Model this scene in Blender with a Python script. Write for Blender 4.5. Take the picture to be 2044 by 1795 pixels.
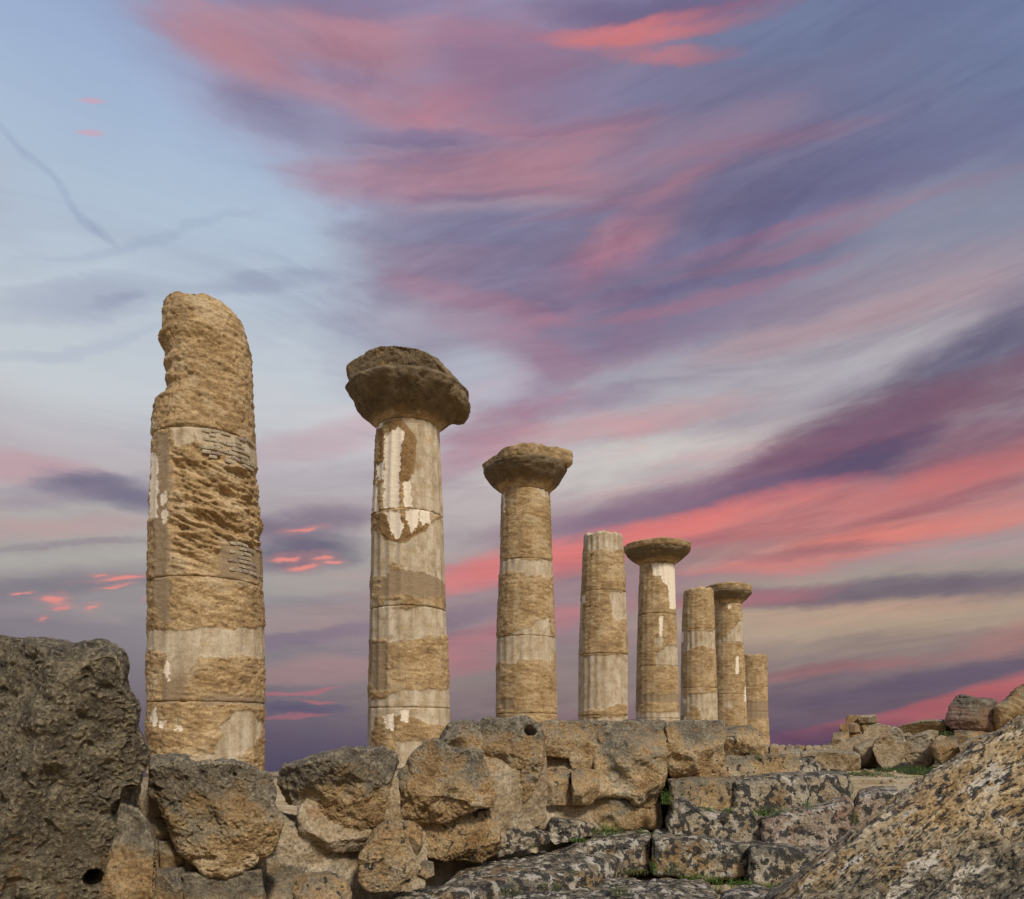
import bpy, math, random
import numpy as np

C = bpy.context.scene.collection
for o in list(bpy.data.objects):
    bpy.data.objects.remove(o)

# ------------------------------------------------------------------ camera
EYE = 1.75                      # eye height above the lower paving
F, CX, HZ = 1500.0, 1022.0, 1465.0   # focal length, centre column and horizon row of the photograph (2044 px wide)
cam = bpy.data.cameras.new('camera')
cam.sensor_width = 36.0
cam.lens = 36.0 * F / 2044.0
cam.shift_y = (HZ - 1795 / 2) / 2044.0
cam.clip_end = 3000
cam.clip_start = 0.05
co = bpy.data.objects.new('camera', cam)
co.location = (0, 0, EYE)
co.rotation_euler = (math.radians(90), 0, 0)
C.objects.link(co)
bpy.context.scene.camera = co
sc = bpy.context.scene
sc.view_settings.view_transform = 'Standard'
sc.view_settings.look = 'None'
sc.view_settings.exposure = 0.0
sc.view_settings.gamma = 1.0
sc.cycles.use_denoising = True
sc.cycles.use_adaptive_sampling = True
sc.cycles.adaptive_threshold = 0.015
sc.cycles.max_bounces = 5
sc.cycles.diffuse_bounces = 3

# ------------------------------------------------------------------ sun
SUN_EL, SUN_AZ = math.radians(46), math.radians(150)   # azimuth clockwise from +Y: behind the camera, to the right
sun = bpy.data.lights.new('sun', 'SUN')
sun.energy = 3.0
sun.angle = math.radians(10)
sun.color = (1.0, 0.93, 0.83)
so = bpy.data.objects.new('sun', sun)
so.rotation_euler = (math.pi / 2 - SUN_EL, 0, math.pi - SUN_AZ)
so.location = (20, -30, 40)
C.objects.link(so)


# ------------------------------------------------------------------ node helpers
def lin(c):
    out = []
    for v in c[:3]:
        v = v / 255.0
        out.append(v / 12.92 if v <= 0.04045 else ((v + 0.055) / 1.055) ** 2.4)
    return (out[0], out[1], out[2], 1.0)


class NT:
    def __init__(self, tree):
        self.t = tree
        self.n = tree.nodes
        self.l = tree.links

    def put(self, sock, v):
        if v is None:
            return
        if isinstance(v, bpy.types.NodeSocket):
            self.l.new(v, sock)
        else:
            sock.default_value = v

    def math(self, op, a, b=None, c=None, clamp=False):
        n = self.n.new('ShaderNodeMath')
        n.operation = op
        n.use_clamp = clamp
        for i, v in enumerate((a, b, c)):
            self.put(n.inputs[i], v)
        return n.outputs[0]

    def vec(self, op, a, b=None, c=None):
        n = self.n.new('ShaderNodeVectorMath')
        n.operation = op
        for i, v in enumerate((a, b, c)):
            self.put(n.inputs[i], v)
        return n.outputs['Value'] if op in ('DOT_PRODUCT', 'LENGTH', 'DISTANCE') else n.outputs[0]

    def noise(self, vec, scale, detail=4, rough=0.55, dist=0.0, color=False):
        n = self.n.new('ShaderNodeTexNoise')
        self.put(n.inputs['Vector'], vec)
        n.inputs['Scale'].default_value = scale
        n.inputs['Detail'].default_value = detail
        n.inputs['Roughness'].default_value = rough
        n.inputs['Distortion'].default_value = dist
        return n.outputs['Color'] if color else n.outputs[0]

    def voro(self, vec, scale, feature='F1', rand=1.0):
        n = self.n.new('ShaderNodeTexVoronoi')
        n.feature = feature
        self.put(n.inputs['Vector'], vec)
        n.inputs['Scale'].default_value = scale
        n.inputs['Randomness'].default_value = rand
        return n

    def remap(self, v, a, b, c=0.0, d=1.0, smooth=True):
        n = self.n.new('ShaderNodeMapRange')
        n.interpolation_type = 'SMOOTHSTEP' if smooth else 'LINEAR'
        self.put(n.inputs[0], v)
        for i, x in enumerate((a, b, c, d)):
            self.put(n.inputs[i + 1], x)
        return n.outputs[0]

    def mix(self, f, a, b, mode='MIX'):
        n = self.n.new('ShaderNodeMix')
        n.data_type = 'RGBA'
        n.blend_type = mode
        self.put(n.inputs[0], f)
        self.put(n.inputs[6], a)
        self.put(n.inputs[7], b)
        return n.outputs[2]

    def ramp(self, v, stops):
        n = self.n.new('ShaderNodeValToRGB')
        e = n.color_ramp.elements
        while len(e) < len(stops):
            e.new(0.5)
        for i, (p, c) in enumerate(stops):
            e[i].position = p
            e[i].color = c if len(c) == 4 else (c[0], c[1], c[2], 1)
        self.put(n.inputs[0], v)
        return n.outputs[0]

    def attr(self, name):
        n = self.n.new('ShaderNodeAttribute')
        n.attribute_name = name
        return n.outputs['Fac']

    def xyz(self, x, y, z):
        n = self.n.new('ShaderNodeCombineXYZ')
        for i, v in enumerate((x, y, z)):
            self.put(n.inputs[i], v)
        return n.outputs[0]

    def sep(self, v):
        n = self.n.new('ShaderNodeSeparateXYZ')
        self.put(n.inputs[0], v)
        return n.outputs


# ------------------------------------------------------------------ sky: daylight sky behind layers of dusk cloud
world = bpy.data.worlds.new('World')
sc.world = world
world.use_nodes = True
world.cycles.sampling_method = 'NONE'
wt = world.node_tree
wt.nodes.clear()
N = NT(wt)
tc = N.n.new('ShaderNodeTexCoord')
D = tc.outputs['Generated']
dx, dy, dz = N.sep(D)
az = N.math('ARCTAN2', dx, dy)
el = N.math('ARCSINE', dz)
# streak direction: level on the left, rising to the right
lift = N.math('MULTIPLY', N.math('MAXIMUM', N.math('ADD', dx, 0.12), 0.0), 0.11)
ez = N.math('SUBTRACT', dz, lift)
sv = N.xyz(N.math('MULTIPLY', dx, 1.0), N.math('MULTIPLY', dy, 1.0), N.math('MULTIPLY', ez, 3.6))
w1 = N.noise(sv, 1.6, 5, 0.55, 0.3, color=True)
w2 = N.noise(sv, 4.5, 6, 0.6, 0.4, color=True)
wsub1 = N.vec('MULTIPLY', N.vec('SUBTRACT', w1, (0.5, 0.5, 0.5)), (0.16, 0.045, 0.0))
wsub2 = N.vec('MULTIPLY', N.vec('SUBTRACT', w2, (0.5, 0.5, 0.5)), (0.09, 0.03, 0.0))
q0 = N.xyz(az, el, 1.0)
qs = N.vec('ADD', q0, N.vec('MULTIPLY', wsub2, (0.5, 0.5, 0.0)))
w3 = N.noise(N.vec('MULTIPLY', sv, (1.0, 1.0, 0.7)), 15.0, 6, 0.65, 0.3, color=True)
wsub3 = N.vec('MULTIPLY', N.vec('SUBTRACT', w3, (0.5, 0.5, 0.5)), (0.030, 0.014, 0.0))
qb = N.vec('ADD', N.vec('ADD', N.vec('ADD', q0, wsub1), wsub2), wsub3)
nA = N.math('SUBTRACT', N.noise(sv, 3.2, 7, 0.6, 0.5), 0.5)
nB = N.math('SUBTRACT', N.noise(N.vec('ADD', sv, (7.3, 1.2, 4.4)), 9.0, 6, 0.6, 0.6), 0.5)

nA = N.math('MULTIPLY_ADD', nB, 0.5, nA)


def px2ae(x, y):
    tx, tz = (x - CX) / F, (HZ - y) / F
    return (math.atan(tx), math.atan2(tz, math.sqrt(1 + tx * tx)))


def el_of(y):
    return math.atan((HZ - y) / F)


qel = N.sep(qb)[1]
E0, E1 = -0.6, 1.571


def ep(y):
    return (el_of(y) - E0) / (E1 - E0)


stops = [(0.0, (52, 46, 66)), (ep(1700), (58, 52, 80)), (ep(1570), (66, 60, 92)), (ep(1480), (92, 80, 104)), (ep(1380), (118, 106, 118)),
         (ep(1250), (146, 136, 140)), (ep(1120), (176, 168, 163)), (ep(960), (190, 182, 188)), (ep(850), (200, 207, 212)),
         (ep(700), (186, 198, 212)), (ep(520), (174, 194, 215)), (ep(300), (157, 180, 214)), (ep(0), (133, 154, 198)), (0.82, (95, 118, 170)), (1.0, (80, 102, 155))]
base = N.ramp(N.math('DIVIDE', N.math('SUBTRACT', qel, E0), E1 - E0), [(p, lin(c)) for p, c in stops])
col = base


def blob(x, y, sx, sy, ang, c, s=0.7, k=0.9, q=None, n=None, sharp=0.0):
    global col
    a = math.radians(ang)
    c0 = px2ae(x, y)
    h = 1.0
    ex = ((px2ae(x + h, y)[0] - c0[0]), (px2ae(x + h, y)[1] - c0[1]))
    ey = ((px2ae(x, y + h)[0] - c0[0]), (px2ae(x, y + h)[1] - c0[1]))
    u = (math.cos(a), -math.sin(a))
    v = (math.sin(a), math.cos(a))
    M = np.array([[(ex[0] * u[0] + ey[0] * u[1]) * sx, (ex[0] * v[0] + ey[0] * v[1]) * sy],
                  [(ex[1] * u[0] + ey[1] * u[1]) * sx, (ex[1] * v[0] + ey[1] * v[1]) * sy]])
    I = np.linalg.inv(M)
    cc = np.array(c0)
    A = (I[0, 0], I[0, 1], -float(I[0] @ cc))
    B = (I[1, 0], I[1, 1], -float(I[1] @ cc))
    q = qb if q is None else q
    n = nA if n is None else n
    da = N.vec('DOT_PRODUCT', q, A)
    db = N.vec('DOT_PRODUCT', q, B)
    r2 = N.math('MULTIPLY_ADD', da, da, N.math('MULTIPLY', db, db))
    r = N.math('MULTIPLY_ADD', n, k * 1.7, r2)
    w = N.remap(r, 1.55, sharp * sharp - 0.25, 0.0, s)
    col = N.mix(w, col, lin(c))


# broad masses
blob(2150, 80, 1150, 800, 0, (92, 108, 150), 0.95, 0.3)
blob(950, 230, 560, 300, -14, (160, 128, 155), 0.85, 0.7, sharp=0.3)
blob(1180, 420, 480, 330, 15, (152, 122, 146), 0.8, 0.5)
blob(1560, 230, 520, 250, 12, (110, 112, 148), 0.85, 0.6)
blob(1000, 620, 330, 230, 15, (136, 116, 144), 0.7, 0.6)
blob(1500, 560, 560, 260, 15, (126, 114, 144), 0.8, 0.4)
blob(1950, 470, 480, 130, 10, (138, 144, 166), 0.75, 0.5)
blob(1850, 600, 520, 110, 12, (170, 146, 158), 0.75, 0.5)
blob(1500, 780, 650, 130, 14, (172, 160, 168), 0.75, 0.5)
blob(1200, 980, 560, 110, 10, (188, 172, 172), 0.7, 0.5)
blob(1750, 1000, 900, 170, 14, (168, 104, 112), 0.7, 0.4)
blob(1150, 1180, 520, 120, 10, (158, 120, 130), 0.6, 0.5)
blob(1800, 1240, 620, 110, 2, (172, 147, 124), 0.92, 0.5)
blob(1800, 1380, 620, 110, 10, (108, 84, 104), 0.8, 0.5)
blob(1250, 1360, 600, 90, 4, (150, 126, 118), 0.7, 0.5)
# top: rose and coral
blob(470, 90, 170, 60, -38, (196, 140, 154), 0.55)
blob(600, 80, 270, 62, -10, (190, 122, 130), 0.7)
blob(640, 170, 300, 34, -20, (192, 132, 142), 0.5)
blob(560, 215, 120, 60, -25, (132, 122, 155), 0.5)
blob(820, 200, 380, 60, -8, (176, 118, 136), 0.6)
blob(820, 60, 260, 30, -4, (188, 128, 145), 0.5)
blob(640, 250, 150, 60, -22, (128, 122, 156), 0.6)
blob(700, 10, 260, 36, -3, (132, 122, 158), 0.7)
blob(1020, 130, 150, 120, 0, (140, 112, 146), 0.6)
blob(1300, 5, 250, 40, 4, (104, 92, 132), 0.8)
blob(1420, 35, 190, 34, 10, (156, 98, 126), 0.7)
blob(1230, 50, 160, 26, 8, (208, 112, 114), 0.85, 1.3, n=nB)
blob(1330, 66, 200, 20, 6, (206, 110, 112), 0.8, 1.3, n=nB)
blob(1340, 112, 150, 20, -3, (196, 112, 120), 0.8, 1.2, n=nB)
blob(1200, 190, 200, 60, 5, (124, 122, 160), 0.6)
blob(1560, 70, 200, 70, 10, (108, 122, 160), 0.7)
# middle
blob(690, 345, 130, 20, 3, (176, 142, 162), 0.5)
blob(860, 268, 140, 22, 3, (126, 110, 148), 0.7)
blob(790, 375, 190, 46, 4, (184, 134, 154), 0.65)
blob(960, 345, 240, 40, 6, (184, 130, 145), 0.6)
blob(1130, 300, 200, 60, 12, (178, 122, 138), 0.6)
blob(1110, 370, 160, 50, -4, (178, 124, 138), 0.55)
blob(1030, 420, 200, 24, 4, (172, 158, 175), 0.5)
blob(1330, 330, 260, 60, 18, (168, 130, 150), 0.45)
blob(1000, 470, 300, 46, 4, (128, 130, 164), 0.75)
blob(900, 560, 160, 60, 6, (146, 120, 150), 0.5)
blob(1270, 470, 190, 44, 35, (190, 124, 140), 0.7)
blob(1170, 560, 180, 46, 20, (166, 112, 138), 0.6)
blob(1560, 390, 340, 60, 14, (108, 104, 138), 0.75)
blob(1780, 310, 380, 56, 18, (100, 104, 146), 0.6)
blob(1480, 460, 260, 32, 17, (104, 104, 146), 0.7)
blob(1480, 490, 260, 18, 17, (152, 110, 142), 0.65)
blob(1360, 560, 320, 50, 10, (110, 104, 138), 0.7)
blob(1050, 560, 120, 60, 10, (124, 122, 158), 0.5)
blob(1300, 650, 320, 60, 5, (128, 112, 144), 0.6)
blob(990, 610, 200, 24, -12, (176, 118, 140), 0.55)
blob(1010, 680, 180, 50, -24, (168, 114, 138), 0.6)
blob(1060, 730, 120, 70, 10, (140, 124, 152), 0.6)
blob(950, 745, 110, 60, 0, (186, 192, 206), 0.7)
blob(880, 640, 180, 60, -10, (170, 160, 180), 0.45)
for x_, y_, sx_, sy_, an, s_ in ((1500, 300, 260, 20, 10, .4), (1080, 250, 240, 16, -4, .45), (900, 310, 200, 14, 2, .45), (1250, 410, 220, 16, 16, .45), (1420, 590, 260, 16, 14, .5), (1560, 500, 260, 14, 16, .5), (1150, 620, 180, 16, 16, .45), (1750, 420, 300, 16, 15, .3)):
    blob(x_, y_, sx_, sy_, an, (180, 116, 136), s_ * 0.65, 1.0)
for x_, y_, sx_, sy_, an, s_ in ((820, 285, 130, 12, 3, .5), (1200, 245, 200, 14, 3, .45), (1000, 390, 200, 12, 4, .4), (1420, 400, 200, 14, 14, .5), (1250, 590, 240, 20, 10, .5), (1800, 350, 260, 18, 16, .4)):
    blob(x_, y_, sx_, sy_, an, (108, 100, 140), s_ * 0.65, 1.0)
# right: pale gap and dark bank
blob(1650, 660, 340, 40, 14, (186, 150, 156), 0.6)
blob(1600, 750, 330, 60, 18, (186, 182, 188), 0.75)
blob(1400, 830, 220, 34, 16, (176, 166, 174), 0.6)
blob(1230, 850, 260, 34, 8, (196, 144, 148), 0.65)
blob(1130, 800, 200, 34, 8, (144, 118, 148), 0.6)
blob(1000, 850, 150, 44, 20, (164, 112, 136), 0.65)
blob(960, 905, 150, 40, 15, (180, 122, 140), 0.6)
blob(1250, 935, 260, 56, 6, (208, 203, 197), 0.85)
blob(1400, 960, 200, 50, 10, (150, 128, 145), 0.5)
blob(1950, 800, 520, 130, 22, (104, 80, 108), 0.9)
blob(2000, 700, 240, 90, 26, (88, 86, 120), 0.75)
blob(1830, 830, 420, 60, 20, (134, 84, 102), 0.75, n=nB)
blob(2010, 900, 260, 60, 18, (128, 74, 94), 0.75)
blob(1650, 900, 340, 50, 20, (112, 82, 112), 0.75)
blob(1620, 955, 360, 32, 18, (74, 68, 106), 0.9)
blob(1350, 1010, 320, 46, 10, (128, 98, 126), 0.7)
blob(1180, 1060, 260, 36, 8, (130, 104, 132), 0.5)
# burning red band
blob(1750, 1000, 480, 44, 15, (206, 104, 98), 0.8)
blob(1420, 1040, 300, 34, 14, (226, 108, 96), 0.85)
blob(1200, 1092, 260, 34, 12, (228, 104, 96), 0.85)
blob(1020, 1150, 200, 34, 10, (220, 104, 102), 0.85)
blob(1850, 1050, 460, 50, 9, (206, 112, 104), 0.8)
blob(1750, 1075, 420, 24, 8, (224, 112, 94), 0.75)
blob(1950, 985, 320, 20, 16, (160, 84, 94), 0.6)
blob(1600, 1120, 300, 18, 4, (214, 112, 98), 0.6)
blob(1430, 1110, 260, 22, 8, (172, 150, 140), 0.6)
blob(1650, 1100, 220, 14, 4, (146, 100, 110), 0.6)
# lower right
blob(1880, 1150, 480, 22, 3, (158, 148, 138), 0.7)
blob(1720, 1182, 460, 26, 3, (104, 90, 110), 0.85)
blob(1480, 1195, 220, 18, 6, (178, 104, 112), 0.6)
blob(1950, 1190, 200, 30, 5, (116, 100, 114), 0.6)
blob(1720, 1240, 460, 34, 2, (186, 160, 132), 0.75)
blob(1600, 1290, 300, 20, 4, (150, 130, 118), 0.6)
blob(2010, 1270, 200, 26, 12, (178, 112, 104), 0.55)
blob(1640, 1335, 260, 16, 8, (156, 82, 92), 0.6)
blob(1620, 1380, 400, 34, 8, (96, 78, 104), 0.6)
blob(1850, 1350, 360, 30, 12, (92, 76, 104), 0.7)
blob(1960, 1385, 380, 34, 18, (200, 84, 84), 0.85)
blob(1750, 1435, 330, 18, 12, (170, 78, 94), 0.8)
blob(1640, 1478, 320, 30, 4, (92, 66, 98), 0.85)
blob(1130, 1240, 200, 34, 12, (196, 104, 110), 0.7)
blob(960, 1300, 150, 36, 10, (186, 102, 112), 0.65)
blob(950, 1235, 160, 22, 10, (120, 98, 122), 0.6)
blob(960, 1400, 200, 30, 4, (132, 108, 118), 0.5)
blob(1150, 1290, 220, 24, 4, (142, 124, 128), 0.6)
blob(1220, 1430, 260, 20, 2, (140, 106, 116), 0.5)
# left side
blob(180, 600, 230, 44, 2, (146, 156, 184), 0.5, 0.6)
blob(215, 603, 70, 14, 4, (136, 144, 174), 0.5, 0.9, n=nB)
blob(560, 576, 190, 20, 4, (146, 154, 182), 0.55, 0.6)
blob(120, 690, 260, 14, 6, (166, 178, 200), 0.4, 0.6)
blob(330, 492, 300, 13, 11, (158, 174, 200), 0.5)
blob(60, 560, 300, 10, 6, (190, 206, 218), 0.5)
for cx_, cy_, an in ((22, 275, -55), (75, 325, -42), (128, 392, -55), (170, 440, -44), (215, 474, -42)):
    blob(cx_, cy_, 58, 9, an, (140, 153, 186), 0.30, 1.8, q=qs, n=nB)
blob(40, 925, 190, 34, -4, (196, 150, 160), 0.7)
blob(140, 965, 220, 16, 4, (150, 142, 160), 0.5)
blob(240, 985, 140, 36, -12, (104, 96, 126), 0.85)
blob(60, 1000, 200, 20, 6, (150, 134, 152), 0.5)
blob(90, 1055, 260, 26, 2, (190, 150, 150), 0.6)
blob(140, 1090, 240, 12, 3, (140, 126, 138), 0.6)
blob(140, 1125, 300, 26, 2, (182, 178, 168), 0.7)
blob(140, 1180, 300, 20, 2, (124, 116, 128), 0.7)
blob(120, 1225, 260, 14, 0, (168, 158, 152), 0.5)
blob(620, 880, 200, 40, 12, (192, 158, 168), 0.6)
blob(640, 960, 200, 40, 8, (176, 166, 174), 0.5)
blob(640, 1015, 180, 22, 2, (168, 150, 160), 0.5)
blob(630, 1060, 190, 40, 4, (118, 96, 124), 0.8)
blob(630, 1115, 190, 36, 2, (86, 78, 110), 0.9)
blob(640, 1175, 220, 26, 6, (172, 164, 156), 0.7)
blob(640, 1235, 220, 24, 6, (172, 146, 142), 0.6)
blob(640, 1275, 200, 16, 8, (130, 108, 130), 0.7)
blob(640, 1330, 220, 26, 4, (172, 128, 126), 0.6)
blob(580, 1408, 120, 12, 0, (84, 74, 110), 0.8, n=nB)
for x_, y_, sx_, sy_, an in ((580, 1378, 80, 6, 8), (640, 1365, 60, 5, 6), (570, 1422, 90, 6, 4), (620, 1395, 50, 4, -3)):
    blob(x_, y_, sx_ * 0.9, sy_ * 0.8, an, (186, 90, 108), 0.6, 1.5, q=qb, n=nB)
for x_, y_, sx_, sy_ in ((127, 1205, 38, 11), (130, 1219, 38, 7), (243, 1171, 72, 7), (250, 1187, 34, 5), (205, 1221, 34, 5), (70, 1238, 16, 6),
                         (580, 1118, 60, 9), (617, 1138, 62, 11), (640, 1068, 58, 7), (672, 1120, 44, 9), (690, 1132, 34, 6), (345, 1206, 30, 6), (200, 1165, 26, 4), (60, 1194, 30, 3)):
    blob(x_, y_ - 1, sx_ * 1.1, sy_ * 1.3, 3, (206, 132, 128), 0.4, 1.2, q=qb, n=nB)
    blob(x_, y_, sx_ * 0.62, sy_ * 0.60, 3, (246, 128, 108), 0.85, 1.5, q=qb, n=nB)
blob(192, 206, 34, 7, -6, (214, 166, 186), 0.9, 0.7, q=qs, n=nB)
blob(186, 268, 30, 6, -4, (206, 168, 190), 0.8, 0.7, q=qs, n=nB)
# the same cloud field carries on overhead, to the sides and behind
for x_, y_, sx_, sy_, an, c_, s_ in ((-700, 300, 900, 160, -8, (170, 140, 160), .6), (-900, 1000, 900, 120, -4, (180, 140, 150), .6), (-500, 1250, 900, 70, 0, (120, 105, 125), .6),
                                     (2900, 900, 900, 130, 14, (190, 110, 110), .6), (2900, 500, 900, 160, 12, (130, 125, 155), .6), (1000, -900, 1500, 500, 10, (150, 125, 155), .6)):
    blob(x_, y_, sx_, sy_, an, c_, s_)
# fine broken streaks over everything, light and dark, and a blush of pink in the thicker cloud
st = N.noise(N.vec('MULTIPLY', sv, (1.0, 1.0, 1.7)), 5.5, 9, 0.66, 0.7)
s2_ = N.noise(N.vec('ADD', N.vec('MULTIPLY', sv, (1.0, 1.0, 1.4)), (3.1, 8.2, 5.5)), 2.6, 9, 0.64, 0.9)
col = N.mix(N.remap(az, -0.55, 0.0, 0.10, 0.36), col, N.ramp(st, [(0.36, (0.80, 0.78, 0.83, 1)), (0.5, (1, 1, 1, 1)), (0.64, (1.20, 1.16, 1.12, 1))]), 'MULTIPLY')
dark_ = N.math('MULTIPLY', N.remap(s2_, 0.50, 0.36), N.remap(az, -0.5, -0.1, 0.15, 0.42))
col = N.mix(dark_, col, N.mix(1.0, col, (0.66, 0.60, 0.72, 1), 'MULTIPLY'))
blush = N.math('MULTIPLY', N.remap(s2_, 0.52, 0.66), N.remap(az, -0.42, -0.05, 0.05, 0.34))
col = N.mix(blush, col, N.mix(1.0, col, (1.30, 0.86, 0.86, 1), 'MULTIPLY'))

hs = N.n.new('ShaderNodeHueSaturation')
hs.inputs['Saturation'].default_value = 0.90
N.l.new(col, hs.inputs['Color'])
col = hs.outputs[0]
skyt = N.n.new('ShaderNodeTexSky')
skyt.sky_type = 'NISHITA'
skyt.sun_disc = False
skyt.sun_elevation = SUN_EL
skyt.sun_rotation = SUN_AZ
bg1 = N.n.new('ShaderNodeBackground')
N.l.new(skyt.outputs[0], bg1.inputs[0])
bg1.inputs[1].default_value = 0.06
bg2 = N.n.new('ShaderNodeBackground')
N.l.new(col, bg2.inputs[0])
bg2.inputs[1].default_value = 1.0
mx = N.n.new('ShaderNodeMixShader')
mx.inputs[0].default_value = 0.94
N.l.new(bg1.outputs[0], mx.inputs[1])
N.l.new(bg2.outputs[0], mx.inputs[2])
wo = N.n.new('ShaderNodeOutputWorld')
N.l.new(mx.outputs[0], wo.inputs[0])

# ------------------------------------------------------------------ numeric noise
rs = np.random.RandomState(7)
PERM = rs.permutation(256).astype(np.int32)
PERM = np.concatenate([PERM, PERM, PERM])
G = rs.normal(size=(256, 3)).astype(np.float32)
G /= np.linalg.norm(G, axis=1)[:, None]
G *= 1.5


def pn(P):
    P = np.asarray(P, np.float32)
    i = np.floor(P)
    f = P - i
    i = i.astype(np.int32) & 255
    u = f * f * f * (f * (f * 6 - 15) + 10)
    out = None
    res = []
    for ax in (0, 1):
        a = PERM[(i[:, 0] + ax) & 255]
        for ay in (0, 1):
            b = PERM[a + ((i[:, 1] + ay) & 255)]
            for azz in (0, 1):
                h = PERM[b + ((i[:, 2] + azz) & 255)]
                g = G[h]
                res.append(g[:, 0] * (f[:, 0] - ax) + g[:, 1] * (f[:, 1] - ay) + g[:, 2] * (f[:, 2] - azz))
    ux, uy, uz = u[:, 0], u[:, 1], u[:, 2]
    x = [res[k] + (res[k + 1] - res[k]) * uz for k in (0, 2, 4, 6)]
    y0 = x[0] + (x[1] - x[0]) * uy
    y1 = x[2] + (x[3] - x[2]) * uy
    return y0 + (y1 - y0) * ux


def fbm(P, octv=4, gain=0.5, lac=2.03):
    s, a, t = 0, 1.0, 0
    for k in range(octv):
        s = s + a * pn(P * (lac ** k) + 17.3 * k)
        t += a
        a *= gain
    return s / t


def ridged(P, octv=3, gain=0.55, lac=2.1):
    s, a, t = 0, 1.0, 0
    for k in range(octv):
        s = s + a * (1 - 2 * np.abs(pn(P * (lac ** k) + 9.1 * k)))
        t += a
        a *= gain
    return s / t


def sstep(a, b, x):
    t = np.clip((x - a) / (b - a), 0, 1)
    return t * t * (3 - 2 * t)


def poly_sd(poly, X, Y):
    """signed distance to a polygon, positive inside"""
    P = np.asarray(poly, np.float32)
    Q = np.roll(P, -1, 0)
    d = np.full(X.shape, 1e9, np.float32)
    ins = np.zeros(X.shape, bool)
    for (x0, y0), (x1, y1) in zip(P, Q):
        ex, ey = x1 - x0, y1 - y0
        wx, wy = X - x0, Y - y0
        t = np.clip((wx * ex + wy * ey) / (ex * ex + ey * ey + 1e-9), 0, 1)
        d = np.minimum(d, (wx - ex * t) ** 2 + (wy - ey * t) ** 2)
        c = ((y0 > Y) != (y1 > Y)) & (X < ex * (Y - y0) / (y1 - y0 + 1e-12) + x0)
        ins ^= c
    d = np.sqrt(d)
    return np.where(ins, d, -d)


# ------------------------------------------------------------------ object helpers
def tag(o, label=None, cat=None, group=None, kind=None):
    if label: o['label'] = label
    if cat: o['category'] = cat
    if group: o['group'] = group
    if kind: o['kind'] = kind
    return o


def empty(name, loc, label, cat, group=None):
    o = bpy.data.objects.new(name, None)
    o.location = loc
    o.empty_display_size = 0.3
    C.objects.link(o)
    return tag(o, label, cat, group, 'thing')


def mesh_obj(name, V, faces, mat, parent=None, attrs=None, smooth=True, origin=None):
    """V world coordinates; faces: list of (n,k) index arrays. The object's origin is put at its base."""
    V = np.asarray(V, np.float32)
    if origin is None:
        lo, hi = V.min(0), V.max(0)
        origin = np.array([(lo[0] + hi[0]) / 2, (lo[1] + hi[1]) / 2, lo[2]], np.float32)
    me = bpy.data.meshes.new(name)
    me.vertices.add(len(V))
    me.vertices.foreach_set('co', (V - origin).ravel())
    tot = sum(f.size for f in faces)
    npoly = sum(len(f) for f in faces)
    me.loops.add(tot)
    me.polygons.add(npoly)
    me.loops.foreach_set('vertex_index', np.concatenate([f.ravel() for f in faces]).astype(np.int32))
    starts, k = [], 0
    for f in faces:
        starts.append(k + np.arange(len(f)) * f.shape[1])
        k += f.size
    me.polygons.foreach_set('loop_start', np.concatenate(starts).astype(np.int32))
    if smooth:
        me.polygons.foreach_set('use_smooth', np.ones(npoly, bool))
    me.update(calc_edges=True)
    for nm, a in (attrs or {}).items():
        at_ = me.attributes.new(nm, 'FLOAT', 'POINT')
        at_.data.foreach_set('value', np.asarray(a, np.float32))
    me.materials.append(mat)
    o = bpy.data.objects.new(name, me)
    org = np.array(origin, float)
    p = parent
    while p is not None:
        org = org - np.array(p.location)
        p = p.parent
    o.location = org
    o.parent = parent
    C.objects.link(o)
    return o


def vnormals(V, quads):
    a, b, c, d = (V[quads[:, k]] for k in range(4))
    n = np.cross(c - a, d - b)
    out = np.zeros_like(V)
    for k in range(4):
        for j in range(3):
            out[:, j] += np.bincount(quads[:, k], n[:, j], len(V)).astype(V.dtype)
    l = np.linalg.norm(out, axis=1)[:, None]
    return out / np.maximum(l, 1e-9)


_cube = {}


def cube_grid(nx, ny, nz):
    key = (nx, ny, nz)
    if key in _cube:
        return _cube[key]
    pts, quads, off = [], [], 0

    def face(na, nb, fn, flip):
        nonlocal off
        a, b = np.meshgrid(np.arange(na + 1), np.arange(nb + 1), indexing='ij')
        pts.append(fn(a.ravel(), b.ravel()))
        idx = np.arange((na + 1) * (nb + 1)).reshape(na + 1, nb + 1) + off
        q = np.stack([idx[:-1, :-1], idx[1:, :-1], idx[1:, 1:], idx[:-1, 1:]], -1).reshape(-1, 4)
        quads.append(q[:, ::-1] if flip else q)
        off += (na + 1) * (nb + 1)
    o = lambda a, v: np.full(a.shape, v)
    face(nx, nz, lambda a, b: np.stack([a, o(a, 0), b], 1), False)
    face(nx, nz, lambda a, b: np.stack([a, o(a, ny), b], 1), True)
    face(ny, nz, lambda a, b: np.stack([o(a, 0), a, b], 1), True)
    face(ny, nz, lambda a, b: np.stack([o(a, nx), a, b], 1), False)
    face(nx, ny, lambda a, b: np.stack([a, b, o(a, 0)], 1), True)
    face(nx, ny, lambda a, b: np.stack([a, b, o(a, nz)], 1), False)
    P = np.concatenate(pts)
    k = (P[:, 0] * (ny + 1) + P[:, 1]) * (nz + 1) + P[:, 2]
    u, first, inv = np.unique(k, return_index=True, return_inverse=True)
    Pu = P[first].astype(np.float32) / np.array([nx, ny, nz], np.float32) * 2 - 1
    r = (Pu, inv.reshape(-1)[np.concatenate(quads)])
    _cube[key] = r
    return r


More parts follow.
